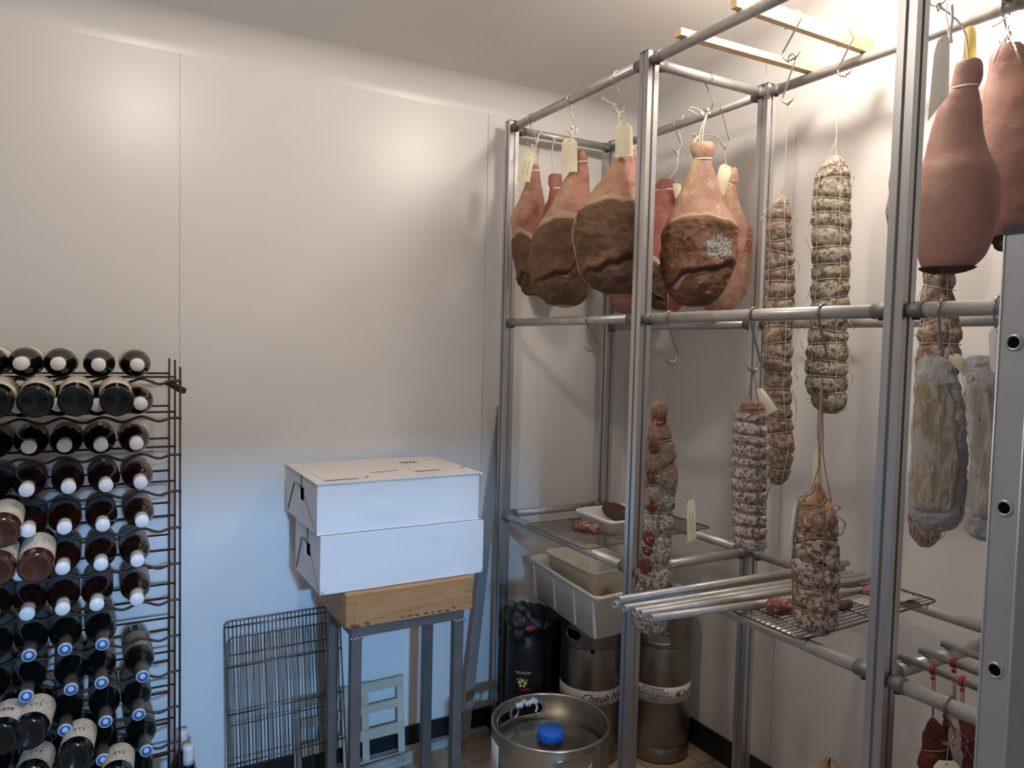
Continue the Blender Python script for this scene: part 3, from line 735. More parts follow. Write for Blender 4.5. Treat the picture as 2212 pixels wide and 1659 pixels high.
mb.tube(curve([Pv(x, y, (1.55, .9, 2)) for x, y in ((2046,4),(2044,30),(2050,60),(2056,80))], 20), .001, 5)
single(mb, 'cord_end', M['twinew'], Pv(2056, 10, (1.55, .9, 2)), 'frayed white cord hanging down right of the near post top', 'cord')

# ------------------------------------------------------------------ salamis hung from the plank
def hk(px, py, lowpx, z0, u, label, **k):
    c = V((P(px, py, y=SY).x, SY, z0)); L_ = c.z-Pv(*lowpx, c).z
    return c, shook(c, L_, u, label, **k)
UY = V((0, 1, 0))
ca1, l1 = hk(1713, 45, (1700, 152), ZT+.036, UY, 'large steel hook over the pine plank, left one', Rt=.026, Rb=.027, r=.0026)
c2 = l1+V((0, 0, .0)); cA = V((l1.x+.004, l1.y, l1.z+.004))
l2 = shook(cA, cA.z-Pv(1700, 232, cA).z, UY, 'steel hook hanging from another hook, above the long thin salami', Rt=.012, Rb=.018, r=.0024)
ca3, l3 = hk(1826, 82, (1808, 186), ZT+.036, UY, 'large steel hook over the pine plank, right one', Rt=.026, Rb=.022, r=.0026)
salami([(424,1688,1694),(432,1678,1700),(446,1665,1706),(466,1658,1709),(500,1655,1711),(560,1653,1716),(620,1652,1719),(700,1648,1716),(780,1646,1712),(850,1650,1711),(920,1656,1714),(970,1658,1717),(1005,1657,1712),(1030,1660,1702),(1046,1668,1690)],
    (cA.x, SY+.0, 1.8), 'longest, thinnest netted salami, hanging left of the wide one', 'salgrey', .9, 19, seed=2, pinch=.17, hang=[[l2, l2+V((0, 0, -.1)), Pv(1694, 400, cA), Pv(1691, 428, cA)], [Pv(1694, 405, cA), Pv(1685, 420, cA), Pv(1676, 440, cA)]], loops=9)
salami([(336,1801,1811),(344,1788,1820),(358,1772,1830),(376,1762,1836),(400,1756,1838),(450,1752,1840),(520,1752,1840),(600,1752,1837),(680,1748,1834),(750,1742,1832),(800,1738,1832),(835,1740,1832),(862,1748,1830),(882,1760,1822),(893,1780,1806)],
    (ca3.x, SY, 1.8), 'wide grey-green netted salami hanging by the back of the middle bay', 'salgreen', .85, 16, seed=4, pinch=.12, hang=[[l3, Pv(1809, 230, ca3), Pv(1807, 300, ca3), Pv(1806, 338, ca3)], [Pv(1806, 300, ca3), Pv(1795, 330, ca3), Pv(1784, 350, ca3)]], loops=10)

# ------------------------------------------------------------------ front middle rail
def fh(px, lowpx, label, **k):
    c = V((XFr, P(px, 680, x=XFr).y, ZM)); return c, shook(c, c.z-Pv(*lowpx, c).z, UX, label, m=M['darksteel'], **k)
cC, lC = fh(1449, (1447, 797), 'thin steel hook on the front middle rail, beside the middle post', Rt=.018, Rb=.024, r=.0022)
cD, lD = fh(1630, (1630, 817), 'thick steel hook on the front middle rail holding the white salami', Rt=.018, Rb=.022, r=.0028)
cE, lE = fh(1778, (1774, 824), 'thick steel hook on the front middle rail in front of the wide salami', Rt=.018, Rb=.022, r=.0028)
c0 = V((XFr, P(1275, 690, x=XFr).y, ZM)); shook(c0, c0.z-Pv(1283, 770, c0).z, UX, 'empty steel hook on the middle rail of the far bay', Rt=.018, Rb=.024, r=.0022, m=M['darksteel'])
def reds(t, L):
    mb = MB()
    for (x, y, a, b_, s_) in ((1424,908,17,16,1),(1412,965,13,14,8),(1408,1025,12,16,2),(1408,1088,13,15,3),(1402,1160,14,16,6),(1398,1186,12,10,4),(1392,1222,17,17,5),(1386,1285,14,12,7)):
        rows = []
        for i in range(10):
            row = []
            for j in range(20):
                an = 2*pi*j/20; r = i/9; q = r*(1+.25*noise.noise(V((cos(an)*1.5, sin(an)*1.5, s_))))
                row.append(L.px(x+a*q*cos(an), y+b_*q*sin(an), (.0026+.0012*noise.noise(V((r*5*cos(an), r*5*sin(an), s_))))*(1-r**4)-.0006))
            rows.append(row)
        mb = MB(); mb.grid(rows, True, True)
        o = mb.build('meat_patch', M['redpatch'], t); o['label'] = 'bare dark red meat showing through'
salami([(868,1414,1434),(876,1408,1441),(892,1405,1443),(910,1404,1444),(930,1400,1448),(955,1396,1458),(1000,1394,1463),(1050,1394,1463),(1100,1390,1458),(1150,1386,1454),(1200,1381,1451),(1250,1377,1450),(1300,1370,1448),(1335,1367,1443),(1355,1370,1440),(1366,1384,1430)],
    (XFr-.062, cC.y, 1.2), 'long salami with red patches right beside the middle front post', 'salred', .8, 10, seed=6, pinch=.19, base_noise=.0015, tiltk=.35, strands=(pi/2+.05, 3.4, 5.2), topc=((.20, .115, .07), (.31, .205, .13), .24, .05), extra=reds, twine='twineb', rr=.0014,
    hang=[[lC, Pv(1437, 830, cC), Pv(1424, 872, cC)], [lC, Pv(1441, 830, cC), Pv(1442, 880, cC)]], loops=6)
salami([(866,1612,1642),(872,1604,1650),(885,1597,1656),(905,1588,1658),(930,1583,1660),(980,1581,1660),(1050,1580,1658),(1120,1582,1658),(1165,1584,1657),(1180,1590,1655),(1186,1602,1648)],
    (XFr, cD.y, 1.2), 'straight white-bloomed salami hanging in front of the longest one', 'salwhite', .85, 13, seed=8, pinch=.15, tiltk=.15, topc=((.15, .055, .04), (.25, .12, .09), .03, .025), strands=(pi/2-.55, 3.3, 5.2), twine='twineb',
    hang=[[lD, Pv(1618, 845, cD), Pv(1610, 868, cD)], [lD, Pv(1634, 845, cD), Pv(1638, 868, cD)]], loops=7)
salami([(1042,1764,1772),(1052,1760,1776),(1064,1756,1782),(1078,1738,1794),(1092,1724,1804),(1110,1718,1812),(1145,1713,1812),(1180,1711,1812),(1220,1709,1816),(1260,1709,1816),(1300,1710,1814),(1335,1713,1811),(1355,1724,1805),(1368,1745,1785)],
    (XFr, cE.y, 1.2), 'fat brown and white salami tied with crossing twine, lowest in the middle bay', 'salbrown', .85, 7, seed=9, pinch=.12, tiltk=.5, topc=((.22, .095, .05), (.34, .19, .11), .085, .04), strands=(pi/2-.35, 2.9, 5.0), twine='twineb', rr=.0014,
    hang=[[lE, Pv(1770, 930, cE), Pv(1768, 1040, cE)], [lE, Pv(1778, 930, cE), Pv(1779, 990, cE), Pv(1796, 1085, cE)], [lE, Pv(1766, 930, cE), Pv(1772, 990, cE), Pv(1752, 1060, cE)],
          [lE, Pv(1774, 930, cE), Pv(1772, 1000, cE), Pv(1774, 1050, cE)]], loops=3)
tg([(1631,841),(1648,838),(1681,885),(1655,897)], (XFr+.09, cD.y+.05, 1.3), 'tilted manila tag behind the top of the white salami', curl=.003, string=[lD, Pv(1626, 840, cD), Pv(1628, 848, cD)])
tg([(1483,1082),(1501,1078),(1504,1164),(1485,1173)], (XFr-.05, cC.y-.04, 1.2), 'manila tag with handwriting dangling right of the red-patched salami', writing=2, string=[Pv(1456, 1050, (XFr-.05, cC.y-.04, 1.2)), Pv(1472, 1060, (XFr-.05, cC.y-.04, 1.2)), Pv(1487, 1086, (XFr-.05, cC.y-.04, 1.2))], curl=.002)
tg([(1757,970),(1778,968),(1778,1060),(1753,1060)], (XFr+.05, cE.y+.06, 1.3), 'manila tag behind the twine of the fat brown salami', curl=.002, string=[lE, Pv(1772, 900, cE), Pv(1768, 972, (XFr+.05, cE.y+.06, 1.3))])
tg([(1714,1090),(1724,1076),(1720,1140),(1703,1190)], (XFr-.04, cE.y+.03, 1.2), 'white tag seen edge-on at the left side of the fat brown salami', m='paper', curl=.004, string=[Pv(1752, 1056, cE), Pv(1735, 1062, cE), Pv(1721, 1080, (XFr-.04, cE.y+.03, 1.2))])

# ------------------------------------------------------------------ near bay, behind the near post
cg2 = V((1.70, P(2025, 500, x=1.70).y, 1.6))
salami([(560,2000,2056),(590,1992,2064),(640,1990,2066),(690,1986,2072),(710,1982,2078),(735,1980,2080),(780,1978,2078),(880,1974,2074),(1000,1968,2066),(1080,1964,2052),(1130,1962,2040),(1160,1966,2028),(1180,1984,2012)],
    (1.70, cg2.y, 1.2), 'cream netted salami hanging below the big smooth ham', 'salgrey', .85, 9, seed=14, pinch=.14, hang=[[Pv(2026, 545, cg2), Pv(2027, 552, cg2), Pv(2028, 562, cg2)]], loops=5)
def loin_face(c, col):
    def f(t, L):
        rows2 = []
        for i in range(61):
            v = i/60; row = []
            for j in range(31):
                u = -1+2*j/30; w_ = 1.05*min(1, (max(0, sin(pi*min(max(v, .0), 1))))**.17+.02); f_ = L.fi(.13+.76*v+.012*noise.noise(V((u*3, v*9, 1))))
                th = pi/2+c-u*w_*(1+.10*noise.noise(V((v*7, u, 2)))); ed = min(1-abs(u), v*4, (1-v)*4)*6
                row.append(L.pt(f_, th, -.004+.0075*min(1, ed)+.0012*noise.noise(V((u*9, v*5, 4)))))
            rows2.append(row)
        mb = MB(); mb.grid(rows2); o = mb.build('fat_face', M[col], t); o['label'] = 'streaky yellow fat face'
    return f
cH = V((XFr, P(2040, 660, x=XFr).y, ZM)); lH = shook(cH, .20, UX, 'dark steel hook on the middle rail of the near bay', Rt=.019, Rb=.02, r=.0024, m=M['darksteel'])
salami([(768,1998,2032),(778,1986,2050),(800,1978,2066),(850,1972,2078),(900,1970,2088),(960,1968,2092),(1020,1966,2092),(1070,1963,2090),(1100,1962,2084),(1125,1970,2072),(1142,1990,2052),(1149,2008,2035)],
    (XFr-.01, cH.y, 1.2), 'cured loin with grey rim and yellow streak, left one near the right post', 'lomogrey', .55, 1, seed=15, pinch=0, strands=(), twine=None, name='cured_loin', group='cured loins in the near bay', base_noise=.004, cat='cured loin', extra=loin_face(.22, 'loinface'),
    hang=[[lH, Pv(2046, 755, cH), Pv(2040, 775, cH)]])
cI = V((XFr, P(2160, 662, x=XFr).y, ZM)); lI = shook(cI, .18, UX, 'dark steel hook on the middle rail beside the galvanised upright', Rt=.019, Rb=.02, r=.0026, m=M['darksteel'])
salami([(768,2100,2150),(780,2084,2166),(800,2078,2176),(850,2084,2184),(920,2092,2188),(1000,2094,2186),(1060,2090,2182),(1110,2084,2178),(1145,2084,2172),(1160,2096,2160),(1168,2112,2146)],
    (XFr+.01, cI.y, 1.2), 'pale cured loin half hidden behind the galvanised upright', 'lomogrey', .55, 1, seed=16, pinch=0, strands=(), twine=None, name='cured_loin', group='cured loins in the near bay', base_noise=.004, cat='cured loin', extra=loin_face(.05, 'loinfaceb'),
    hang=[[lI, Pv(2150, 745, cI), Pv(2140, 775, cI)]])
tg([(2042,770),(2072,762),(2090,790),(2082,812)], (XFr+.03, cH.y+.02, 1.3), 'folded manila tag behind the top of the left cured loin', string=[lH, Pv(2052, 758, cH), Pv(2060, 768, cH)], curl=.003)
tg([(2134,710),(2172,708),(2178,820),(2140,800)], (XFr-.03, cI.y-.02, 1.3), 'grey paper tag above the pale cured loin', string=[Pv(2158, 690, cI), Pv(2160, 700, cI), Pv(2158, 714, cI)], m='paper', curl=.003)

# thin tubes with red twine and red meats
y0 = YP[2]; tubes = []
for (x, lab) in ((1.489, 'short thin tube laid over the low cross rail, left one'), (1.562, 'short thin tube laid over the low cross rail, middle one'), (1.643, 'short thin tube laid over the low cross rail, right one')):
    a = V((x, y0+.012, ZS+.0148+.0085)); b = V((x-.012, .10, ZS+.0148+.0085)); mb = MB(); mb.tube([a, b], .0078, 14)
    single(mb, 'thin_tube', M['alu'], a, lab, 'tube', 'thin tubes carrying the red meats'); tubes.append((a, b))
def redpiece(rows, tb, px, label, m='redmeat', fat=None, seed=1):
    a, b = tubes[tb]; y = None
    k = .0
    for i in range(200):
        q = a.lerp(b, i/200)
        r = (RW.transposed() @ (q-CAM)); xx = CX+FPX*r.x/-r.z
        if xx >= px: k = i/200; break
    h = a.lerp(b, k); anc = (h.x, h.y, .6)
    def ex(t, L):
        if fat:
            rws = []
            for i in range(30):
                rws.append([L.pt(.06+.9*i/29, pi/2+fat[0]+fat[1]*(-1+2*j/12)*(1+.3*sin(i*.7)), .0022+.001*sin(i)) for j in range(13)])
            mb = MB(); mb.grid(rws); mb.build('fat_cap', M['fat'], t)
    salami(rows, anc, label, m, .6, 1, seed=seed, pinch=0, strands=(), twine=None, name='red_meat', group='red cured meats on the thin tubes', base_noise=.004, cat='cured meat', extra=ex)
    t2 = None
    mb = MB(); L0 = Pv(px, rows[0][0], anc)
    mb.tube([h+V((0, .0, 0))+V((.0095*cos(q), 0, .0095*sin(q))) for q in [k2*pi/8 for k2 in range(16)]], .0015, 5, closed=True)
    mb.tube([h+V((.0095*cos(q+.4), .004, .0095*sin(q+.4))) for q in [k2*pi/8 for k2 in range(16)]], .0015, 5, closed=True)
    knot(mb, h+V((-.004, 0, -.016)), .004, seed)
    for s in (-.004, .004): mb.tube(curve([h+V((s, 0, -.010)), h.lerp(L0, .5)+V((s, 0, 0)), L0+V((0, 0, -.01))], 10), .0010, 5)
    single(mb, 'red_string', M['twinered'], h, 'red string looped on a thin tube, '+label.split(',')[0], 'string', 'red strings on the thin tubes')
redpiece([(1552,2008,2022),(1562,2000,2032),(1578,1996,2038),(1600,1990,2040),(1640,1986,2038),(1700,1982,2034),(1760,1985,2030),(1800,1998,2020)], 0, 2015, 'dark red cured meat at the lower right, leftmost of three', seed=51)
redpiece([(1530,2044,2062),(1545,2040,2074),(1570,2036,2084),(1620,2036,2094),(1700,2036,2096),(1770,2042,2090),(1800,2055,2075)], 1, 2062, 'red and white marbled cured meat, middle of three at the lower right', fat=(-.2, .55), seed=52)
redpiece([(1542,2084,2104),(1555,2078,2114),(1590,2076,2122),(1650,2078,2126),(1740,2082,2122),(1790,2092,2112)], 0, 2078, 'dark red cured meat touching the galvanised upright, rightmost of three', seed=53)
cK = V((XFr, P(2052, 1512, x=XFr).y, ZS)); lK = shook(cK, cK.z-Pv(2045, 1627, cK).z, UX, 'steel hook on the low front rail at the lower right', Rt=.019, Rb=.02, r=.0026, m=M['darksteel'])
tg([(2018,1640),(2072,1642),(2085,1740),(2008,1740)], (XFr-.01, cK.y, .7), 'manila tag at the bottom edge under the low hook', string=[lK, lK+V((0, 0, -.008)), Pv(2045, 1644, (XFr-.01, cK.y, .7))])
mb = MB(); mb.tube(curve([Pv(x, y, (XFr-.02, cK.y, .7)) for x, y in ((1938,1612),(1965,1614),(1990,1620),(2035,1622),(2080,1606),(2110,1592))], 40), .0006, 5)
mb.tube(curve([Pv(x, y, (XFr-.02, cK.y, .7)) for x, y in ((2070,1580),(2090,1600),(2080,1640),(2066,1625),(2085,1612),(2100,1640))], 40), .0006, 5)
single(mb, 'thin_wire', M['darksteel'], Pv(1938, 1612, (XFr-.02, cK.y, .7)), 'thin wire strung across the low hook at the lower right', 'wire')

# ------------------------------------------------------------------ shelf grids and what lies on them
def wire_grid(name, c, nu, ribs, label, m, rw=.0014, rr=.0026, cat='wire shelf', overhang=0, thick=0, group=None):
    """c = 4 corners; nu thin wires run from side c0-c3 to side c1-c2"""
    c = [V(p) for p in c]; t = thing(name, c[0], label, cat, group)
    mb = MB(); r = .02; pts = []
    for i in range(4):
        p = c[i]; a = (c[i-1]-p).normalized()*r; b = (c[(i+1) % 4]-p).normalized()*r
        for k in range(5): f = k/4; pts.append((p+a).lerp(p, f).lerp(p.lerp(p+b, f), f))
    mb.tube(pts, rr, 8, closed=True); mb.build('frame', m, t)
    n = (c[1]-c[0]).cross(c[3]-c[0]).normalized()
    mb = MB()
    for i in range(1, nu):
        f = i/nu; a = c[0].lerp(c[3], f); b = c[1].lerp(c[2], f)
        mb.tube([a+n*rr*.6, b+n*rr*.6], rw, 6)
    mb.build('wires', m, t)
    for f in ribs:
        a = c[0].lerp(c[1], f); b = c[3].lerp(c[2], f); mb = MB(); mb.tube([a-n*rr*.4, b-n*rr*.4], rr*.85, 8); mb.build('rib', m, t)
    return t
zg = ZS+.0148+.003
wire_grid('wire_shelf', [(1.372, 1.915, zg), (1.965, 1.965, zg), (1.965, 2.285, zg), (1.372, 2.285, zg)], 26, [.33, .66], 'rusty wire shelf under the white tray in the far bay', M['gridb'], rw=.0013, group='wire shelves in the rack')
wire_grid('wire_shelf', [(1.382, 1.095, zg), (1.935, 1.115, zg), (1.935, 1.400, zg), (1.382, 1.400, zg)], 20, [.12, .5, .88], 'wire shelf under the bundle of loose tubes', M['grid'], rw=.0013, group='wire shelves in the rack')
def tray(name, c, h, lip, m, label, taper=.06, t=.003, origin=None, cat='tray', tilt=None, mi=None, ribs=0):
    """open tray: c = 4 top corners (world), h = depth"""
    c = [V(p) for p in c]; cen = sum(c, V())/4; T = thing(name, cen-V((0, 0, h)), label, cat)
    def loop(ins, dz, rad=.03):
        out = []
        cc = [p+(cen-p)*ins+V((0, 0, dz)) for p in c]
        for i in range(4):
            p = cc[i]; a = (cc[i-1]-p).normalized()*rad; b = (cc[(i+1) % 4]-p).normalized()*rad
            for k in range(7): f = k/6; out.append((p+a).lerp(p, f).lerp(p.lerp(p+b, f), f))
        return out
    w = min((c[1]-c[0]).length, (c[3]-c[0]).length); tn = 2*t/w
    mb = MB(); rows = [loop(0, -.004), loop(0, 0), loop(lip*.5, .002), loop(lip, 0), loop(lip+tn, -.006), loop(taper+tn+lip, -h+t)]
    mb.grid(rows, True, True); k = len(rows[-1]); mb.add(rows[-1], [tuple(range(k))], False); mb.build('inside', mi or m, T)
    mb = MB(); rows = [loop(0, -.004), loop(0, -.012), loop(lip*.8, -.012), loop(lip+taper*.2, -.02), loop(taper+lip, -h)]
    mb.grid(rows, True, True); mb.add(rows[-1], [tuple(range(k))[::-1]], False); o = mb.build('shell', m, T)
    return T, cen, loop
tr, tc, _ = tray('white_tray', [(1.530, 1.985, .967), (1.80, 1.985, .967), (1.80, 2.215, .967), (1.530, 2.215, .967)], .057, .03, M['plastic'], 'small white tray with dark meat on the far wire shelf', .22)
anc = (1.60, 2.10, 1)
mb = MB(); rows = []
for i in range(22):
    f = i/21; c = V((1.655, 2.19, .955)).lerp(V((1.70, 2.03, .935)), f); w = .034*sin(pi*min(1, f*.92+.08))**.6*(1.1-.3*f)
    rows.append([c+V((cos(a)*w*.9, sin(a)*w*.3, sin(a)*w*1.0+.02*(1-f)))*(1+.2*noise.noise(V((f*4, cos(a)*2, sin(a)*2)))) if False else c+V((cos(a)*w*.9*(1+.25*noise.noise(V((f*4, cos(a), sin(a))))), 0, sin(a)*w+.012*(1-f))) for a in [2*pi*k/24 for k in range(24)]])
mb.grid(rows, True, True); mb.add(rows[0], [tuple(range(24))[::-1]], True); mb.add(rows[-1], [tuple(range(24))], True)
single(mb, 'dried_meat', M['dried'], (1.66, 2.15, .93), 'dark dried meat chunk lying in the small white tray', 'meat')
def chunk(c, ax, Ln, r, label, m='offcut', seed=1):
    c = V(c); ax = V(ax).normalized(); u = ax.cross(V((0, 0, 1))).normalized(); w = u.cross(ax); rows = []
    for i in range(26):
        f = i/25; k = min(1, sqrt(max(0, 1-(abs(2*f-1))**6))+.02)
        rows.append([c+ax*((f-.5)*Ln)+(u*cos(a)+w*sin(a))*(r*k*(1+.16*noise.noise(V((f*5+seed, cos(a)*1.6, sin(a)*1.6)))-.08*math.exp(-((f-.5)/.08)**2))) for a in [2*pi*j/30 for j in range(30)]])
    mb = MB(); mb.grid(rows, True, True); mb.add(rows[0], [tuple(range(30))[::-1]]); mb.add(rows[-1], [tuple(range(30))])
    return single(mb, 'salami_piece', M[m], c-V((0, 0, r)), label, 'salami')
p1 = P(1266, 1139, z=zg+.022); chunk(p1, (.60, -.80, 0), .098, .021, 'short mouldy salami piece lying on the rusty wire shelf', seed=2)
p2 = P(1692, 1310, z=zg+.024); chunk(p2, (.9, -.45, 0), .085, .020, 'short red salami piece left of the fat brown salami on the wire shelf', seed=5)
p3 = P(1880, 1277, z=zg+.016); chunk(p3, (.9, .2, 0), .06, .016, 'small red meat piece beside the near post on the wire shelf', seed=9)
p4 = P(1826, 1308, z=zg+.014); chunk(p4, (.9, .2, 0), .05, .012, 'dark meat end just right of the fat brown salami on the wire shelf', 'dried', seed=12)
mb = MB(); rows = []
for i in range(13):
    rows.append([V((1.70+.19*i/12, 1.135+.075*j/8, zg+.004+.010*abs(noise.noise(V((i*.6, j*.6, 2))))+.004)) for j in range(9)])
mb.grid(rows); single(mb, 'film_packet', M['film'], (1.70, 1.14, zg), 'crumpled clear film packet on the wire shelf right of the fat salami', 'packet', solid=.001)
# loose tubes
tb = [((1330,1285),(1832,1211),.966,0),((1345,1292),(1870,1228),.9385,1),((1331,1293),(1888,1222),.9385,2),((1363,1297),(1895,1238),.955,3),((1371,1300),(1893,1247),.9385,4),((1398,1308),(1893,1256),.9385,5)]
lab = ['topmost loose tube of the bundle', 'loose tube under the topmost one', 'rearmost loose tube of the bundle', 'loose tube lying on top in the middle of the bundle', 'second loose tube from the front of the bundle', 'frontmost loose tube of the bundle, set apart']
ends = [(1.120, 1.425, 1.93, 1.372, 2), (1.125, 1.402, 1.90, 1.345, 0), (1.118, 1.430, 1.925, 1.392, 0), (1.133, 1.372, 1.915, 1.318, 0), (1.137, 1.353, 1.90, 1.29, 0), (1.142, 1.322, 1.905, 1.215, 0)]
TZ = zg+.0026+.0013+.0098
for k, (xa, ya, xb, yb, up) in enumerate(ends):
    z = TZ+(.0165 if k == 0 else 0); a = V((xa, ya if k else 1.4165, z)); b = V((xb, yb if k else 1.381, z)); d = (b-a).normalized(); mb = MB(); u = d.cross(V((0, 0, 1))).normalized(); w = u.cross(d)
    prof = [(.0070, .12), (.0070, 0), (.0095, 0), (.0095, (b-a).length), (.0070, (b-a).length), (.0070, (b-a).length-.1)]
    ROT = Matrix((u, w, d)).transposed(); mb.lathe(prof[0:], a, 18, ROT); mb.f.pop(); mb.f.pop(); mb.sm.pop(); mb.sm.pop()
    single(mb, 'loose_tube', M['alubar'], a, lab[k], 'tube', 'loose tubes lying on the wire shelf')

# ------------------------------------------------------------------ crate on the kegs
cr_, cc_, lp = tray('white_crate', [(1.462, 1.968, .722), (1.79, 1.985, .722), (1.835, 2.50, .722), (1.515, 2.50, .722)], .158, .045, M['plastic'], 'large white plastic crate standing on the two tall kegs', .10, .004, cat='crate', mi=M['plasticin'])
mb = MB()
a0, a1 = V((1.478, 1.992, 0)), V((1.530, 2.480, 0))
for f in (.02, .30, .62, .97):
    c = a0.lerp(a1, f); n_ = V((-.995, .10, 0))
    mb = MB(); mb.bar(c+n_*.004+V((0, 0, .702)), c+n_*-.008+V((0, 0, .572)), .006, .010, V((0, 1, 0)))
    mb.build('rib', M['plastic'], cr_, bevel=.001)
tray('inner_bin', [(1.560, 2.115, .752), (1.80, 2.135, .752), (1.80, 2.455, .752), (1.560, 2.455, .752)], .10, .03, M['plasticin'], 'yellowed bin set inside the large white crate', .12, cat='bin')
mb = MB(); c = P(1318, 1283, z=.665); mb.lathe([(.020, -.06), (.024, -.055), (.024, .0), (.020, .004), (.017, .0), (.017, -.02), (.0001, -.02)], c, 24)
single(mb, 'rubber_cup', M['orange'], c-V((0, 0, .06)), 'orange rubber cup in the near corner of the white crate', 'cup')

# ------------------------------------------------------------------ kegs
def slot_hole_shell(mb, c, r, z0, z1, holes, seg=96, nz=14):
    """cylindrical wall with rounded slots left open; holes = (angle, half angle, zc, half height)"""
    vs = []; idx = {}
    def v(i, j):
        k = (i % seg, j)
        if k not in idx:
            a = 2*pi*k[0]/seg; idx[k] = len(vs); vs.append(V((c[0]+r*cos(a), c[1]+r*sin(a), z0+(z1-z0)*j/nz)))
        return idx[k]
    fs = []
    for i in range(seg):
        for j in range(nz):
            a = 2*pi*(i+.5)/seg; z = z0+(z1-z0)*(j+.5)/nz; hole = False
            for ha, hw, zc_, hh in holes:
                da = abs((a-ha+pi) % (2*pi)-pi)*r; e = max(0, da-(hw*r-hh)); 
                if e*e+(z-zc_)**2 < hh*hh: hole = True
            if not hole: fs.append((v(i, j), v(i+1, j), v(i+1, j+1), v(i, j+1)))
    mb.add(vs, fs, True)
def cyl_text(name, txt, size, c, r, ang, z, parent, m, shear=0, bold=0):
    return text_on(name, txt, size, lambda x, y: V((c[0]+(r+.0012)*cos(ang+x/r), c[1]+(r+.0012)*sin(ang+x/r), z+y)), m, parent, shear=shear, bold=bold)
def keg(x, y, r, h, label, m, holes, skirt=.11, spear=.0, band=None, fitting='steel'):
    t = thing('beer_keg', (x, y, 0), label, 'keg', 'steel kegs on the floor'); c = (x, y, 0)
    sh = h-skirt
    mb = MB(); mb.lathe([(r-.010, 0), (r, .006), (r, .05), (r-.006, .055), (r-.006, .062), (r, .068), (r, sh-.012), (r-.004, sh), (r-.02, sh+.010), (r*.6, sh+.022), (r*.3, sh+.026), (.0001, sh+.026)], c, 64)
    mb.build('body', m, t)
    mb = MB(); slot_hole_shell(mb, c, r-.001, sh-.004, h-.006, holes, 140, 26)
    mb.build('chime', m, t, solid=.003)
    mb = MB()
    mb.tube([V((x+(r-.0015)*cos(a), y+(r-.0015)*sin(a), h-.006)) for a in [2*pi*k/80 for k in range(80)]], .0055, 10, closed=True)
    for ha, hw, zc_, hh in holes:
        ring = []
        for k in range(40):
            a = 2*pi*k/40; du = (hw*r-hh)*(1 if cos(a) > 0 else -1)+hh*cos(a); dz_ = hh*sin(a)
            ring.append(V((x+(r-.001)*cos(ha+du/r), y+(r-.001)*sin(ha+du/r), zc_+dz_)))
        mb.tube(ring, .0042, 8, closed=True)
    mb.build('rolled_rim', m, t)
    mb = MB(); mb.lathe([(.030, sh+.01), (.030, sh+.045), (.024, sh+.05), (.012, sh+.045), (.0001, sh+.045)], c, 32); f = mb.build('valve', m, t)
    return t, c, sh
def facing(x, y): return math.atan2(-y, -x)       # angle that looks at the viewer side
# right tall keg
x, y = 1.925, 2.165; fa = facing(x, y)
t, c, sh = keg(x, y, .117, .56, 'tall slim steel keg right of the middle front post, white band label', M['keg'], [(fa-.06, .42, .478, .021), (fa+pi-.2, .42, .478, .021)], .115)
def band(t, c, r, z, h, a0, a1):
    mb = MB(); mb.grid([[V((c[0]+(r+.0006)*cos(a), c[1]+(r+.0006)*sin(a), z+dz_)) for dz_ in (-h/2, h/2)] for a in [a0+(a1-a0)*k/60 for k in range(61)]])
    return mb.build('paper_band', M['paper'], t, solid=.0003)
bd = band(t, c, .117, .265, .062, fa-1.75, fa+1.75)
for k, (s_, tx) in enumerate(((.0118, 'EST CONSIGNE'), (.0118, 'AU TARIF EN VIGUEUR'), (.0118, 'PROPRIETE DE MYRTE SAS'), (.0118, 'CORSE'))):
    cyl_text('print', tx, s_, c, .117, fa-.20, .265+.021-.0125*k, bd, M['ink'], bold=.0002)
cyl_text('print', 'Cheub Noy', .034, c, .117, fa+1.28, .268, bd, M['ink'], shear=.35)
mb = MB()
for k in range(10):
    a = 2*pi*k/10+.3; q = lambda u, w: V((c[0]+.119*cos(fa+.62+u/.117), c[1]+.119*sin(fa+.62+u/.117), .268+w))
    mb.tube([q(.003*cos(a), .003*sin(a)), q(.010*cos(a+.2), .011*sin(a+.2)), q(.012*cos(a+.1), .015*sin(a+.1))], [.0012, .0008, .0003], 5)
mb.blob(V((c[0]+.1185*cos(fa+.62), c[1]+.1185*sin(fa+.62), .268)), .0045, nz=0); mb.build('emblem', M['ink'], bd)
# middle tall keg
x, y = 1.672, 2.272; fa = facing(x, y)
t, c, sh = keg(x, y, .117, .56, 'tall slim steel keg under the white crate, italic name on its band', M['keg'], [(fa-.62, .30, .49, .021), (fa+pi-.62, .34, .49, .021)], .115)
bd = band(t, c, .117, .262, .056, fa-1.5, fa+2.0)
cyl_text('print', 'Cheub Noy', .040, c, .117, fa+.52, .262, bd, M['ink'], shear=.35, bold=.0002)
mb = MB(); a = fa+.05; mb.blob(V((c[0]+.115*cos(a), c[1]+.115*sin(a), .437)), .009, nz=0); mb.build('drain_hole', M['blackdrum'], t)
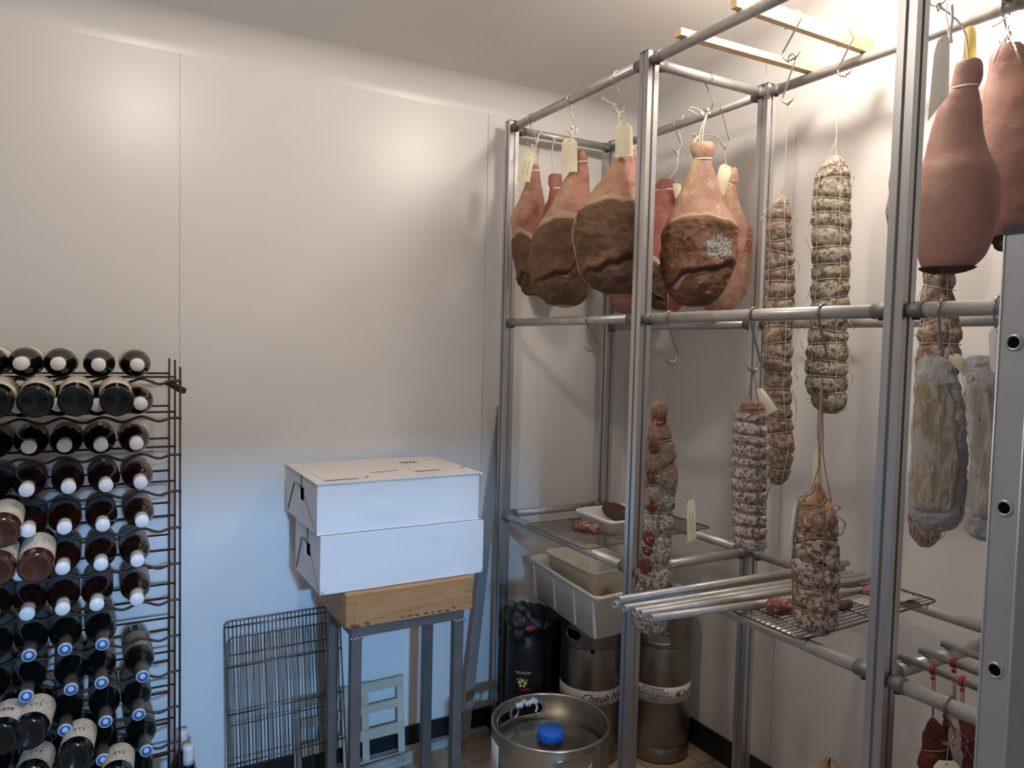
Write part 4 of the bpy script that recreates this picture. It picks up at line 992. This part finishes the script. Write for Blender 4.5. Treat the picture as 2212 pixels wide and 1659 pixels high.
# stubby keg in front
pk = P(1191, 1560, z=.375); x, y = 1.267, 1.925; fa = facing(x, y)
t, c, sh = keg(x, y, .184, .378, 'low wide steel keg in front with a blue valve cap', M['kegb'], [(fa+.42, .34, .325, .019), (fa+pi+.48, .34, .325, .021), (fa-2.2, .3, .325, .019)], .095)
mb = MB(); mb.lathe([(.038, .318), (.0425, .321), (.0425, .342), (.039, .347), (.0001, .348)], c, 32); mb.build('blue_cap', M['bluecap'], t)
mb = MB(); mb.grid([[V((c[0]+.1855*cos(a), c[1]+.1855*sin(a), z)) for z in (.225, .335)] for a in [fa-1.42+.42*k/10 for k in range(11)]]); mb.build('torn_label', M['paper'], t, solid=.0003)
mb = MB()
for k in range(7):
    a = fa+pi+.30+.06*k; mb.blob(V((c[0]+.180*cos(a), c[1]+.180*sin(a), .349+.004*sin(k*2))), .009, nz=.8, sc=3, seg=10, seed=k)
mb.tube(curve([V((c[0]+.180*cos(fa+pi+.3+.0), c[1]+.180*sin(fa+pi+.3), .346)), V((c[0]+.176*cos(fa+pi+.27), c[1]+.176*sin(fa+pi+.27), .33)), V((c[0]+.176*cos(fa+pi+.3), c[1]+.176*sin(fa+pi+.3), .315))], 8), .004, 6)
mb.build('tape_shreds', M['paper'], t)
mb = MB(); mb.lathe([(.176, .0), (.185, .004), (.186, .10), (.1845, .15)], c, 64); o = mb.build('base_ring', M['upright'], t)

# black drum and black canister behind the kegs
t = thing('black_drum', (1.615, 2.49, 0), 'black drum standing behind the kegs by the back wall', 'drum')
mb = MB(); mb.lathe([(.083, 0), (.086, .01), (.086, .455), (.090, .46), (.090, .475), (.082, .48), (.02, .485), (.0001, .485)], (1.615, 2.49, 0), 40); mb.build('body', M['blackdrum'], t)
cx_, cy_ = 1.448, 2.385
t = thing('black_canister', (cx_, cy_, 0), 'black canister with a yellow flower label left of the tall kegs', 'canister')
mb = MB(); mb.lathe([(.070, 0), (.074, .006), (.075, .42), (.070, .46), (.05, .48), (.045, .50), (.0001, .50)], (cx_, cy_, 0), 40, fn=lambda p: p*(1+.02*noise.noise(p*20)) if p.z > .05 else p); mb.build('body', M['blackplastic'], t)
mb = MB(); mb.blob((cx_-.005, cy_, .52), .07, 1, 1, .9, nz=.7, sc=1.6, seg=24, seed=4); mb.blob((cx_-.055, cy_-.03, .48), .035, nz=.5, seg=18, seed=5); mb.blob((cx_+.055, cy_-.035, .50), .04, 1.1, 1, .7, nz=.5, seg=18, seed=6); mb.build('crumpled_top', M['blackplastic'], t)
mb = MB(); pa = P(1147, 1357, y=cy_-.075); mb.blob(pa, .013, 2.0, 1, .8, nz=.1, seg=16); o = mb.build('amber_window', M['amber'], t)
fa = facing(cx_, cy_)
def cyl(px_a, z): return V((cx_+.0765*cos(fa+px_a), cy_+.0765*sin(fa+px_a), z))
zf = P(1137, 1478, y=cy_-.07).z; af = -.12
mb = MB()
for k in range(5):
    a = 2*pi*k/5+.3; cu = af+.011*cos(a)/.075; mb.blob(cyl(cu, zf+.011*sin(a)), .0072, .9, .9, .9, nz=.2, seg=10, seed=k)
mb.build('flower', M['yellow'], t)
mb = MB()
for k in range(4): mb.blob(cyl(af-.22+.14*k, zf+.013+.004*sin(k*2)), .0058, nz=.6, seg=10, seed=k+9)
mb.build('leaves', M['green'], t)
mb = MB()
for k in range(5): mb.blob(cyl(af+.09*(k-1), zf-.021-.003*(k % 2)), .005, nz=.7, seg=10, seed=k+19)
mb.build('petals', M['crimson'], t)
text_on('print', 'VELAGOS', .014, lambda x_, y_: cyl(af+x_/.075, zf+.040+y_), M['paper'], t)

# ------------------------------------------------------------------ cardboard boxes, butcher block, table
def carton(x0, x1, y0, y1, z0, z1, label, top=True, skew=0.0):
    t = thing('cardboard_box', (x0, y0, z0), label, 'box', 'white cardboard boxes stacked on the block')
    xm = V((x0, y0, z0)); hy = y0+(y1-y0)*.47; hz = z0+(z1-z0)*.60; hw = .028; hh = .021
    mb = MB(); e = .0015
    # open-ended body: bottom, front, back, right; left end is the panel with the hand hole
    b0, b1 = (x0+e, y0+e, z0+e), (x1-e, y1-e, z1-e)
    X0, Y0, Z0 = b0; X1, Y1, Z1 = b1
    # front panel with soft creases
    rows = []
    for i in range(33):
        u = i/32; row = []
        for j in range(13):
            v = j/12; cz = .0034*noise.noise(V((u*4, v*2.2, z0*7)))*sin(pi*u)*1.0
            cz += .0030*math.exp(-((u-.52+.01*v)/.012)**2)+.0014*math.exp(-((u-.64)/.010)**2)*(v > .2)
            cz -= .0014*math.exp(-((u-.75-.30*(v-.75))/.014)**2)*(1 if v > .55 else 0)
            row.append(V((X0+(X1-X0)*u, Y0-abs(cz)*1.2, Z0+(Z1-Z0)*v)))
        rows.append(row)
    mb.grid(rows)
    mb.add([(X0,Y1,Z0),(X1,Y1,Z0),(X1,Y1,Z1),(X0,Y1,Z1)], [(0,1,2,3)], False)
    mb.add([(X1,Y0,Z0),(X1,Y1,Z0),(X1,Y1,Z1),(X1,Y0,Z1)], [(0,1,2,3)], False)
    mb.add([(X0,Y0,Z0),(X1,Y0,Z0),(X1,Y1,Z0),(X0,Y1,Z0)], [(0,1,2,3)], False)
    mb.build('body', M['card'], t)
    # left end panel with hole
    mb = MB(); ys_ = [Y0, hy-hw, hy+hw, Y1]; zs_ = [Z0, hz-hh, hz+hh, Z1]
    for i in range(3):
        for j in range(3):
            if i == 1 and j == 1: continue
            mb.add([(X0, ys_[i], zs_[j]), (X0, ys_[i+1], zs_[j]), (X0, ys_[i+1], zs_[j+1]), (X0, ys_[i], zs_[j+1])], [(0,1,2,3)], False)
    p = mb.build('end_panel', M['card'], t, solid=.003)
    mb = MB(); mb.box((X0+.03, Y0+.02, Z0+.008), (X1-.02, Y1-.02, Z1-.012)); mb.build('hole_shade_box', M['cardedge'], t)  # dark box added inside, its colour standing in for shade in the hand hole
    # overlapping triangular tab edges on the end panel
    mb = MB()
    mb.bar((x0-.002, y0+(y1-y0)*.92, z0+.012), (x0-.002, y0+(y1-y0)*.70, hz+.02), .003, .003, V((1, 0, 0)))
    mb.bar((x0-.002, hy, z1-.001), (x0-.002, hy, hz+hh), .003, .003, V((1, 0, 0)))
    mb.bar((x0-.002, hy-hw, hz+hh+.001), (x0-.002, hy+hw*2.2, hz+hh+.003), .0015, .002, V((1, 0, 0)))
    mb.bar((x0-.0012, y0+.004, z0+.006), (x0-.0012, hy-.02, hz+.01), .001, .001, V((1, 0, 0)))
    mb.build('tab_edge', M['cardedge'], p)
    # lid
    mb = MB(); mb.box((x0-.004, y0-.003, z1-.004), (x1+.004, y1+.003, z1)) if top else mb.box((x0+.002, y0+.002, z1-.003), (x1-.002, y1-.002, z1)); l = mb.build('lid', M['cardtop'], t, bevel=.001)
    if top:
        for (xa, xb, ya, yb) in ((x0+.03, x0+.155, y0+.03, y0+.12), (x1-.19, x1-.03, y0+.085, y0+.17)):
            mb = MB(); ym = (ya+yb)/2
            mb.tube([V((xa if xa < x1-.25 else xa, ya, z1+.0012)), V((xb, ya+.004 if xa < x1-.25 else ya+.006, z1+.0012)), V((xb+.02 if xa < x1-.25 else xb+.035, ya+.035, z1+.0006))], .0016, 5)
            mb.build('tab_slit', M['cardedge'], l)
            mb = MB(); mb.box((xa, ya+.002, z1), (xb, yb+.04, z1+.0022)); mb.build('tab', M['cardtop'], l, bevel=.0008)
        mb = MB(); pts = [V((x0+.20+.10*k/30, y0+.115+.012*sin(k*.9)*(1-k/40)+.02*k/30, z1+.0006)) for k in range(31)]; mb.tube(pts, .0007, 4)
        pts = [V((x0+.36+.06*k/24, y0+.27+.014*sin(k*1.3), z1+.0006)) for k in range(25)]; mb.tube(pts, .0011, 4); mb.build('handwriting', M['ink'], l)
        mb = MB(); mb.blob((x1+.006, y0+.02, z1-.008), .016, .6, 1.6, .5, nz=.4, seg=12, seed=3); mb.build('folded_corner', M['card'], l)
    return t
carton(.582, 1.112, 2.15, 2.535, .981, 1.137, 'upper white cardboard box with slots and scribble on its lid')
carton(.590, 1.128, 2.14, 2.44, .806, .980, 'lower white cardboard box resting on the wooden block', top=False)
t = thing('wooden_block', (.662, 2.12, .70), 'thick worn butcher block with finger joints on the steel stand', 'butcher block')
mb = MB(); mb.box((.662, 2.12, .699), (1.082, 2.42, .8055)); mb.build('body', M['block'], t, bevel=.004, seg=3)
mb = MB()
for xe, s in ((.662, 1), (1.082, -1)):
    for k in range(2):
        za = .720+.040*k; xi = xe+s*.028
        for q in ((xe+s*.003, za, xi, za), (xe+s*.003, za+.018, xi, za+.018), (xi, za, xi, za+.018)):
            mb.bar((q[0], 2.1198, q[1]), (q[2], 2.1198, q[3]), .0012, .0012, V((0, 1, 0)))
mb.bar((.665, 2.1198, .794), (1.08, 2.1198, .797), .0008, .0008, V((0, 1, 0)))
mb.bar((.70, 2.1198, .715), (1.05, 2.1198, .748), .0008, .0008, V((0, 1, 0)))
mb.build('finger_joint', M['blockend'], t)
mb = MB()
for k in range(9): mb.blob((.665+.012*k*random.random()*2, 2.1205, .704+.010*random.random()), .007, 1.3, .15, .6, nz=.8, seg=10, seed=k)
mb.build('stain', M['stain'], t); mb = MB()
for k in range(8): mb.blob((.84+.025*k, 2.1205, .708+.006*random.random()), .008, 1.5, .12, .5, nz=.8, seg=10, seed=k+20)
mb.build('stain', M['stain'], t)
t = thing('steel_stand', (.69, 2.13, 0), 'grey square-tube steel stand under the wooden block', 'stand')
lx = (.700, 1.040); ly = (2.145, 2.385); s = .016
for x in lx:
    for y in ly:
        mb = MB(); mb.box((x-s, y-s, 0), (x+s, y+s, .667)); lg_ = mb.build('leg', M['tablesteel'], t, bevel=.002)
        if y == ly[0]:
            mb = MB(); 
            for k in range(5): mb.blob((x-s+.008*k, y-s, .664-.003*(k % 2)), .006, 1, .5, .8, nz=.5, seg=8, seed=k)
            mb.build('weld', M['weld'], lg_)
for y in ly:
    mb = MB(); mb.box((lx[0]-s, y-s, .667), (lx[1]+s, y+s, .699)); mb.build('top_rail', M['tablesteel'], t, bevel=.002)
for x in lx:
    mb = MB(); mb.box((x-s, ly[0]+s, .667), (x+s, ly[1]-s, .699)); mb.build('top_rail', M['tablesteel'], t, bevel=.002)

# ------------------------------------------------------------------ things leaning on the back wall
yb, yt = 2.44, 2.572
def lean(x, z, off=0): return V((x, yb+(yt-yb)*z/.62-off, z))
wire_grid('wire_rack', [lean(.392, .012), lean(.392, .615), lean(.778, .615), lean(.778, .012)], 30, [.02, .27, .52, .76, .97], 'dark wire rack leaning against the wall left of the stand, front one', M['grid'], .0014, .0030, 'wire rack', group='wire racks leaning on the wall')
wire_grid('wire_rack', [lean(.402, .012, -.018), lean(.402, .555, -.018), lean(.74, .555, -.018), lean(.74, .012, -.018)], 34, [.04, .5, .9], 'smaller wire rack leaning behind the front one', M['grid'], .0012, .0022, 'wire rack', group='wire racks leaning on the wall')
t = thing('lattice_panel', (.61, 2.56, 0), 'cream wooden lattice panel leaning on the wall behind the stand', 'panel')
mb = MB()
def lp_(x, z, o=0): return V((x, 2.535+.035*z/.31-o, z))
for x in (.632, .80, .905-.03, 1.012): mb.bar(lp_(x, .005), lp_(x, .312), .026 if x != .80 else .02, .007, V((0, -1, 0)))
mb.build('stile', M['lattice'], t)
mb = MB()
for z, w in ((.292, .036), (.215, .032), (.125, .040), (.02, .030)): mb.bar(lp_(.620, z, .004), lp_(1.024, z+.002, .004), .006, w, V((0, 0, 1)))
mb.build('slat', M['lattice'], t)
mb = MB(); a = P(1083, 878, y=2.570); b = P(1003, 1590, y=2.50); b = V((b.x, 2.50, .0325)); mb.bar(a, b, .036, .004, V((0, -1, 0)))
mb.bar(a+V((.018, .006, 0)), b+V((.018, .006, 0)), .003, .016, V((0, -1, 0)))
single(mb, 'flat_bar', M['strip'], b, 'long grey metal strip leaning on the wall beside the end post', 'metal strip')
mb = MB(); mb.box((.62, 2.545, 0), (1.385, 2.578, .030)); single(mb, 'floor_strip', M['plank'], (.62, 2.55, 0), 'pale strip lying on the floor along the back wall', 'strip', bevel=.002)
mb = MB(); mb.bar((.60, 2.47, .020), (1.06, 2.515, .020), .016, .040); single(mb, 'floor_plank', M['plank'], (.60, 2.45, 0), 'worn pale plank lying on the floor in front of the lattice', 'plank', bevel=.002)

# ------------------------------------------------------------------ paper bag and galvanised upright
pb = P(1790, 1636, x=1.72); t = thing('paper_bag', (pb.x, pb.y, 0), 'brown kraft paper bag with crumpled top on the floor', 'bag'); mb = MB(); rows = []
H = pb.z
for i in range(22):
    f = i/21; z = H*f; row = []
    k = 1 if f < .78 else 1-.96*((f-.78)/.22)**1.2
    for j in range(64):
        a = 2*pi*j/64; sx = .13*(abs(cos(a))**.5)*(1 if cos(a) > 0 else -1); sy = .12*(abs(sin(a))**.5)*(1 if sin(a) > 0 else -1)
        fold = 1+.06*sin(a*7+1)*(f > .6)*(f-.6)*4+.04*noise.noise(V((cos(a)*2, sin(a)*2, f*3)))
        row.append(V((pb.x+.0+sx*k*fold, pb.y+sy*(k*.8+.2*(1-f*.8))*fold*(1 if f < .95 else .8), z*(1-.05*abs(sin(a*2))*(f > .9)))))
    rows.append(row)
mb.grid(rows, True, True); mb.build('body', M['kraft'], t, solid=.0015)
t = thing('steel_upright', (1.215, .62, 0), 'galvanised steel upright with round holes at the right edge', 'upright')
pu = P(2192, 503, y=.64); ux0 = 1.2; uy0 = P(2171, 1640, x=ux0).y; uy1 = P(2107, 1640, x=ux0).y; ux1 = 1.262; ZU = 1.735
holes = [P(2199, 740, x=ux0).z, P(2173, 1098, x=ux0).z, P(2149, 1447, x=ux0).z]; yc = (uy0+uy1)/2
mb = MB(); seg = 24
zz = [0]+sorted([h-.016 for h in holes]+[h+.016 for h in holes])+[ZU]
for a, b in zip(zz[:-1], zz[1:]):
    hc = [h for h in holes if abs((a+b)/2-h) < .001]
    if not hc: mb.add([(ux0,uy0,a),(ux0,uy1,a),(ux0,uy1,b),(ux0,uy0,b)], [(0,1,2,3)], False); continue
    h = hc[0]; inner = [V((ux0, yc+.0085*cos(2*pi*k/seg), h+.0085*sin(2*pi*k/seg))) for k in range(seg)]; outer = []
    for k in range(seg):
        ca_, sa_ = cos(2*pi*k/seg), sin(2*pi*k/seg); q = 1e9
        if ca_ > 1e-6: q = min(q, (uy1-yc)/ca_)
        if ca_ < -1e-6: q = min(q, (uy0-yc)/ca_)
        if abs(sa_) > 1e-6: q = min(q, .016/abs(sa_))
        outer.append(V((ux0, yc+ca_*q, h+sa_*q)))
    mb.grid([inner, outer], False, True)
    for cy2, cz2 in ((uy0, a), (uy0, b), (uy1, a), (uy1, b)):
        kk = sorted(range(seg), key=lambda k: (outer[k]-V((ux0, cy2, cz2))).length)[:2]
        mb.add([outer[kk[0]], outer[kk[1]], V((ux0, cy2, cz2))], [(0,1,2)], False)
mb.add([(ux0,uy0,0),(ux1,uy0,0),(ux1,uy0,ZU),(ux0,uy0,ZU)], [(0,1,2,3)], False)
mb.add([(ux0,uy1,0),(ux1,uy1,0),(ux1,uy1,ZU),(ux0,uy1,ZU)], [(0,3,2,1)], False)
mb.add([(ux1,uy0,0),(ux1,uy1,0),(ux1,uy1,ZU),(ux1,uy0,ZU)], [(0,1,2,3)], False)
mb.build('channel', M['upright'], t)
for h in holes:
    mb = MB(); pts = [V((ux0-.0008, yc+.0105*cos(2*pi*k/24), h+.0105*sin(2*pi*k/24))) for k in range(24)]; mb.tube(pts, .0022, 8, closed=True); mb.build('eyelet', M['alu'], t)
for yy in (uy0, uy1):
    mb = MB(); mb.tube([V((ux0, yy, 0)), V((ux0, yy, ZU))], .0022, 8); mb.build('edge_bead', M['upright'], t)
mb = MB(); mb.box((ux0-.002, uy0-.002, ZU), (ux1, uy1+.002, ZU+.012)); mb.build('end_cap', M['blackcap'], t)

# ------------------------------------------------------------------ wine rack
YFw, YMw, YRw = 2.235, 2.375, 2.548; XRt = .223; XLt = -.62; RZ = [1.4365-.1015*k for k in range(14)]
t = thing('wine_rack', (XRt, 2.39, 0), 'dark wavy-wire wine rack full of lying bottles at the left', 'wine rack')
for y in (YFw, YMw, YRw):
    for x in (XRt, XLt):
        mb = MB(); mb.tube([V((x, y, 0)), V((x, y, 1.472 if y == YFw else 1.487))], .0030, 8); mb.build('upright_wire', M['wire'], t)
for k, z in enumerate(RZ):
    if z < .05: continue
    mb = MB(); n = 130; mb.tube([V((XRt+.003-(XRt-XLt)*i/n, YFw-.005, z-.0045+.0070*cos(2*pi*((XRt-(XRt-XLt)*i/n)-.033)/.091)*min(1, i/8))) for i in range(n+1)], .0036, 8); mb.build('front_wavy_wire', M['wire'], t)
    mb = MB(); mb.tube([V((XRt+.003, YMw-.003, z+.001)), V((XLt, YMw-.003, z+.001))], .0032, 8); mb.build('middle_wire', M['wire'], t)
    mb = MB(); mb.tube([V((XRt+.003, YRw, z+.004)), V((XLt, YRw, z+.004))], .0032, 8); mb.build('rear_wire', M['wire'], t)
mb = MB(); pc = P(376, 836, y=2.30); mb.bar(pc+V((-.014, .02, .012)), pc+V((.022, -.03, -.010)), .016, .014); mb.bar(pc+V((-.012, .0, .020)), pc+V((.012, .0, .020)), .02, .003); mb.build('rusty_clip', M['rust'], t)

def make_bottle(kind):
    glass = {'dark': 'gdark', 'rose': 'grose', 'amber': 'gamber', 'blue': 'gdark', 'clear': 'gdark', 'big': 'gdark', 'standing': 'gdark'}[kind]
    lab = {'dark': 'labcream', 'rose': 'labgrey', 'amber': 'labcream', 'blue': 'labtan', 'big': 'labcream', 'standing': 'labcream', 'clear': 'labcream'}[kind]
    o = bpy.data.objects.new('wine_bottle', None); COL.objects.link(o); o.empty_display_size = .05
    mb = MB(); mb.lathe([(.0001, .010), (.012, .008), (.026, .002), (.034, 0), (.037, .004), (.0375, .012), (.0375, .178), (.0365, .190), (.033, .203), (.026, .216), (.0185, .228), (.0155, .238), (.0142, .25), (.0142, .288), (.0155, .290), (.0155, .298), (.012, .300)], (0, 0, 0), 36)
    mb.build('glass', M[glass], o)
    l0, l1 = (.040, .150) if kind in ('amber', 'big') else (.060, .172)
    mb = MB(); mb.grid([[V((.0379*cos(a), .0379*sin(a), z)) for z in (l0, l1)] for a in [2*pi*k/48 for k in range(47)]]); mb.build('label_paper', M[lab], o)
    c0 = .236 if kind == 'blue' else .246
    mb = MB(); mb.lathe([(.0160, c0), (.0156, c0+.02), (.0156, .285), (.0165, .288), (.0165, .3005), (.015, .3022), (.0001, .3024)], (0, 0, 0), 28)
    f = mb.build('foil', M['capgrey'] if kind == 'blue' else M['capwhite'], o)
    if kind == 'blue':
        mb = MB(); mb.lathe([(.0158, .3015), (.0158, .3032), (.0001, .3034)], (0, 0, 0), 28); mb.build('cap_disc', M['ring'], f)
    return o
PROTO = {}; USED = set()
def bottle(kind, base, tip, label, group, roll=0):
    base = V(base); d = (V(tip)-base).normalized()
    q = d.to_track_quat('Z', 'Y') @ Matrix.Rotation(roll, 4, 'Z').to_quaternion()
    if kind not in PROTO: o = PROTO[kind] = make_bottle(kind)
    else:
        src = PROTO[kind]; o = src.copy(); COL.objects.link(o)
        for ch in list(src.children):
            c = ch.copy(); COL.objects.link(c); c.parent = o
            for g in list(ch.children): g2 = g.copy(); COL.objects.link(g2); g2.parent = c
    o.location = base; o.rotation_mode = 'QUATERNION'; o.rotation_quaternion = q
    tag(o, label, 'wine bottle', group); return o
ORD = ['top', 'second', 'third', 'fourth', 'fifth', 'sixth', 'seventh', 'eighth', 'ninth', 'tenth', 'eleventh', 'twelfth', 'thirteenth']
CO = ['rightmost', 'second from right', 'third from right', 'fourth from right', 'fifth from right']
capx = [[297,213,125,45,-38],[304,210,125,38,-45],[295,218,139,62,-22],[304,229,148,57,-24],[307,222,139,60,-25],[297,218,135,42,-45],[296,209,135,58,-20],[None,221,140,62,-22],[308,219,153,56,-30],[300,228,140,59,-25],[316,222,140,58,-25],[306,222,140,58,-25],[300,222,140,58,-25]]
for r in range(13):
    z = RZ[r]+.0435
    if r >= 12: pass
    kind = 'dark' if r < 3 else 'rose' if r < 7 else 'blue'
    word = {'dark': 'dark wine bottle with white cap', 'rose': 'brown-red bottle with white cap and grey label', 'blue': 'dark wine bottle with blue ringed cap'}[kind]
    for ci_, px in enumerate(capx[r]):
        if px is None: continue
        py = [787,861,938,1014,1093,1167,1242,1318,1393,1471,1541,1616,1690][r]+(297-px)*.045*(r/3)
        x = P(px, py, y=2.125).x; yaw = random.uniform(-.004, .004)
        bottle(kind, (.5*x+.5*P(302-82.3*ci_, py, y=2.125).x+yaw, 2.425, z), (x, 2.125, z+random.uniform(-.001, .003)), f'{word}, {ORD[r]} row, neck out, {CO[ci_]}', 'bottles lying neck out in the wine rack', random.uniform(0, 6.28))
lo = [('dark', 253, 868, .002, 'dark bottle lying base out in the second row, rightmost of the base-out ones'), ('dark', 163, 868, .002, 'dark bottle lying base out in the second row, middle of three whole ones'), ('dark', 75, 870, .002, 'dark bottle lying base out in the second row, leftmost whole one'), ('dark', -14, 872, .002, 'dark bottle lying base out, cut by the left edge, second row'),
      ('amber', 2, 1152, 0, 'amber bottle with cream label lying base out, upper one at the left edge'), ('amber', 76, 1228, 0, 'amber bottle with cream label lying base out, right of the edge'), ('amber', -10, 1235, 0, 'amber bottle base out below the upper amber one at the left edge'),
      ('big', 62, 1588, 0, 'dark bottle with large cream label, base out, lower left, the one lettered ITE'), ('big', 160, 1640, 0, 'dark bottle with large cream label base out, lower middle of the rack'), ('big', -2, 1600, 0, 'dark bottle with large cream label cut by the left edge, lower left'), ('big', 250, 1690, 0, 'dark bottle with cream label base out, right one at the bottom edge'), ('big', 62, 1690, 0, 'dark bottle with cream label base out at the bottom edge, lower left')]
for k, (kind, px, py, dz_, lb_) in enumerate(lo):
    yb_ = 2.055; p = P(px, py, y=yb_)
    if kind == 'big':
        yb_ = 2.02; p = P(px, py, y=yb_); tip = p+V((.025, .298, -.0)); tip.z = P(px+46, py-108, y=tip.y).z
    else: tip = V((p.x+.002, p.y+.298, p.z+.030))
    o = bottle(kind, p, tip, lb_, 'bottles lying base out in the wine rack', 0)
    if kind == 'big' and k in (7, 9):
        txt = 'ITE' if k == 7 else 'RE'
        q = o.rotation_quaternion.to_matrix(); up = q.transposed() @ V((0, -.35, .93)); aa = math.atan2(up.y, up.x)
        vs, fs = text_mesh(txt, .022); mb = MB()
        mb.add([V((.0384*cos(aa-v.x/.0379*1), .0384*sin(aa-v.x/.0379*1), .085-v.y*-1)) for v in vs], fs, False)
        po = mb.build('label_print', M['ink'], None, origin=(0, 0, 0)); po.parent = [c for c in o.children if c.name.startswith('label_paper')][0]
for (px, py, z, lb_) in ((395, 1578, .302, 'standing bottle with white foil right of the wine rack, rear one'), (407, 1610, .302, 'standing bottle with white foil right of the wine rack, front one'), (345, 1637, .302, 'standing bottle with white foil in front of the rack corner')):
    p = P(px, py, z=z) if px != 345 else P(px, py, y=2.305); bottle('standing', (p.x, p.y, 0), (p.x, p.y, .3), lb_, 'bottles standing on the floor')

# ------------------------------------------------------------------ daylight through the doorway, view settings
sky = bpy.data.lights.new('daylight', 'AREA'); sky.shape = 'RECTANGLE'; sky.size = .30; sky.size_y = .12; sky.energy = 255; sky.color = (.22, .54, 1.0)
so = bpy.data.objects.new('daylight', sky); COL.objects.link(so); so.location = (-.05, -3.7, 2.47)
so.rotation_euler = (V((.35, 2.6, .6))-V(so.location)).to_track_quat('-Z', 'Y').to_euler()
w = bpy.data.worlds.new('sky'); SC.world = w; w.use_nodes = True
w.node_tree.nodes['Background'].inputs[0].default_value = (.38, .58, .95, 1); w.node_tree.nodes['Background'].inputs[1].default_value = .5
vs = SC.view_settings; vs.view_transform = 'Standard'; vs.look = 'None'; vs.exposure = -.10; vs.gamma = 1; vs.use_curve_mapping = False
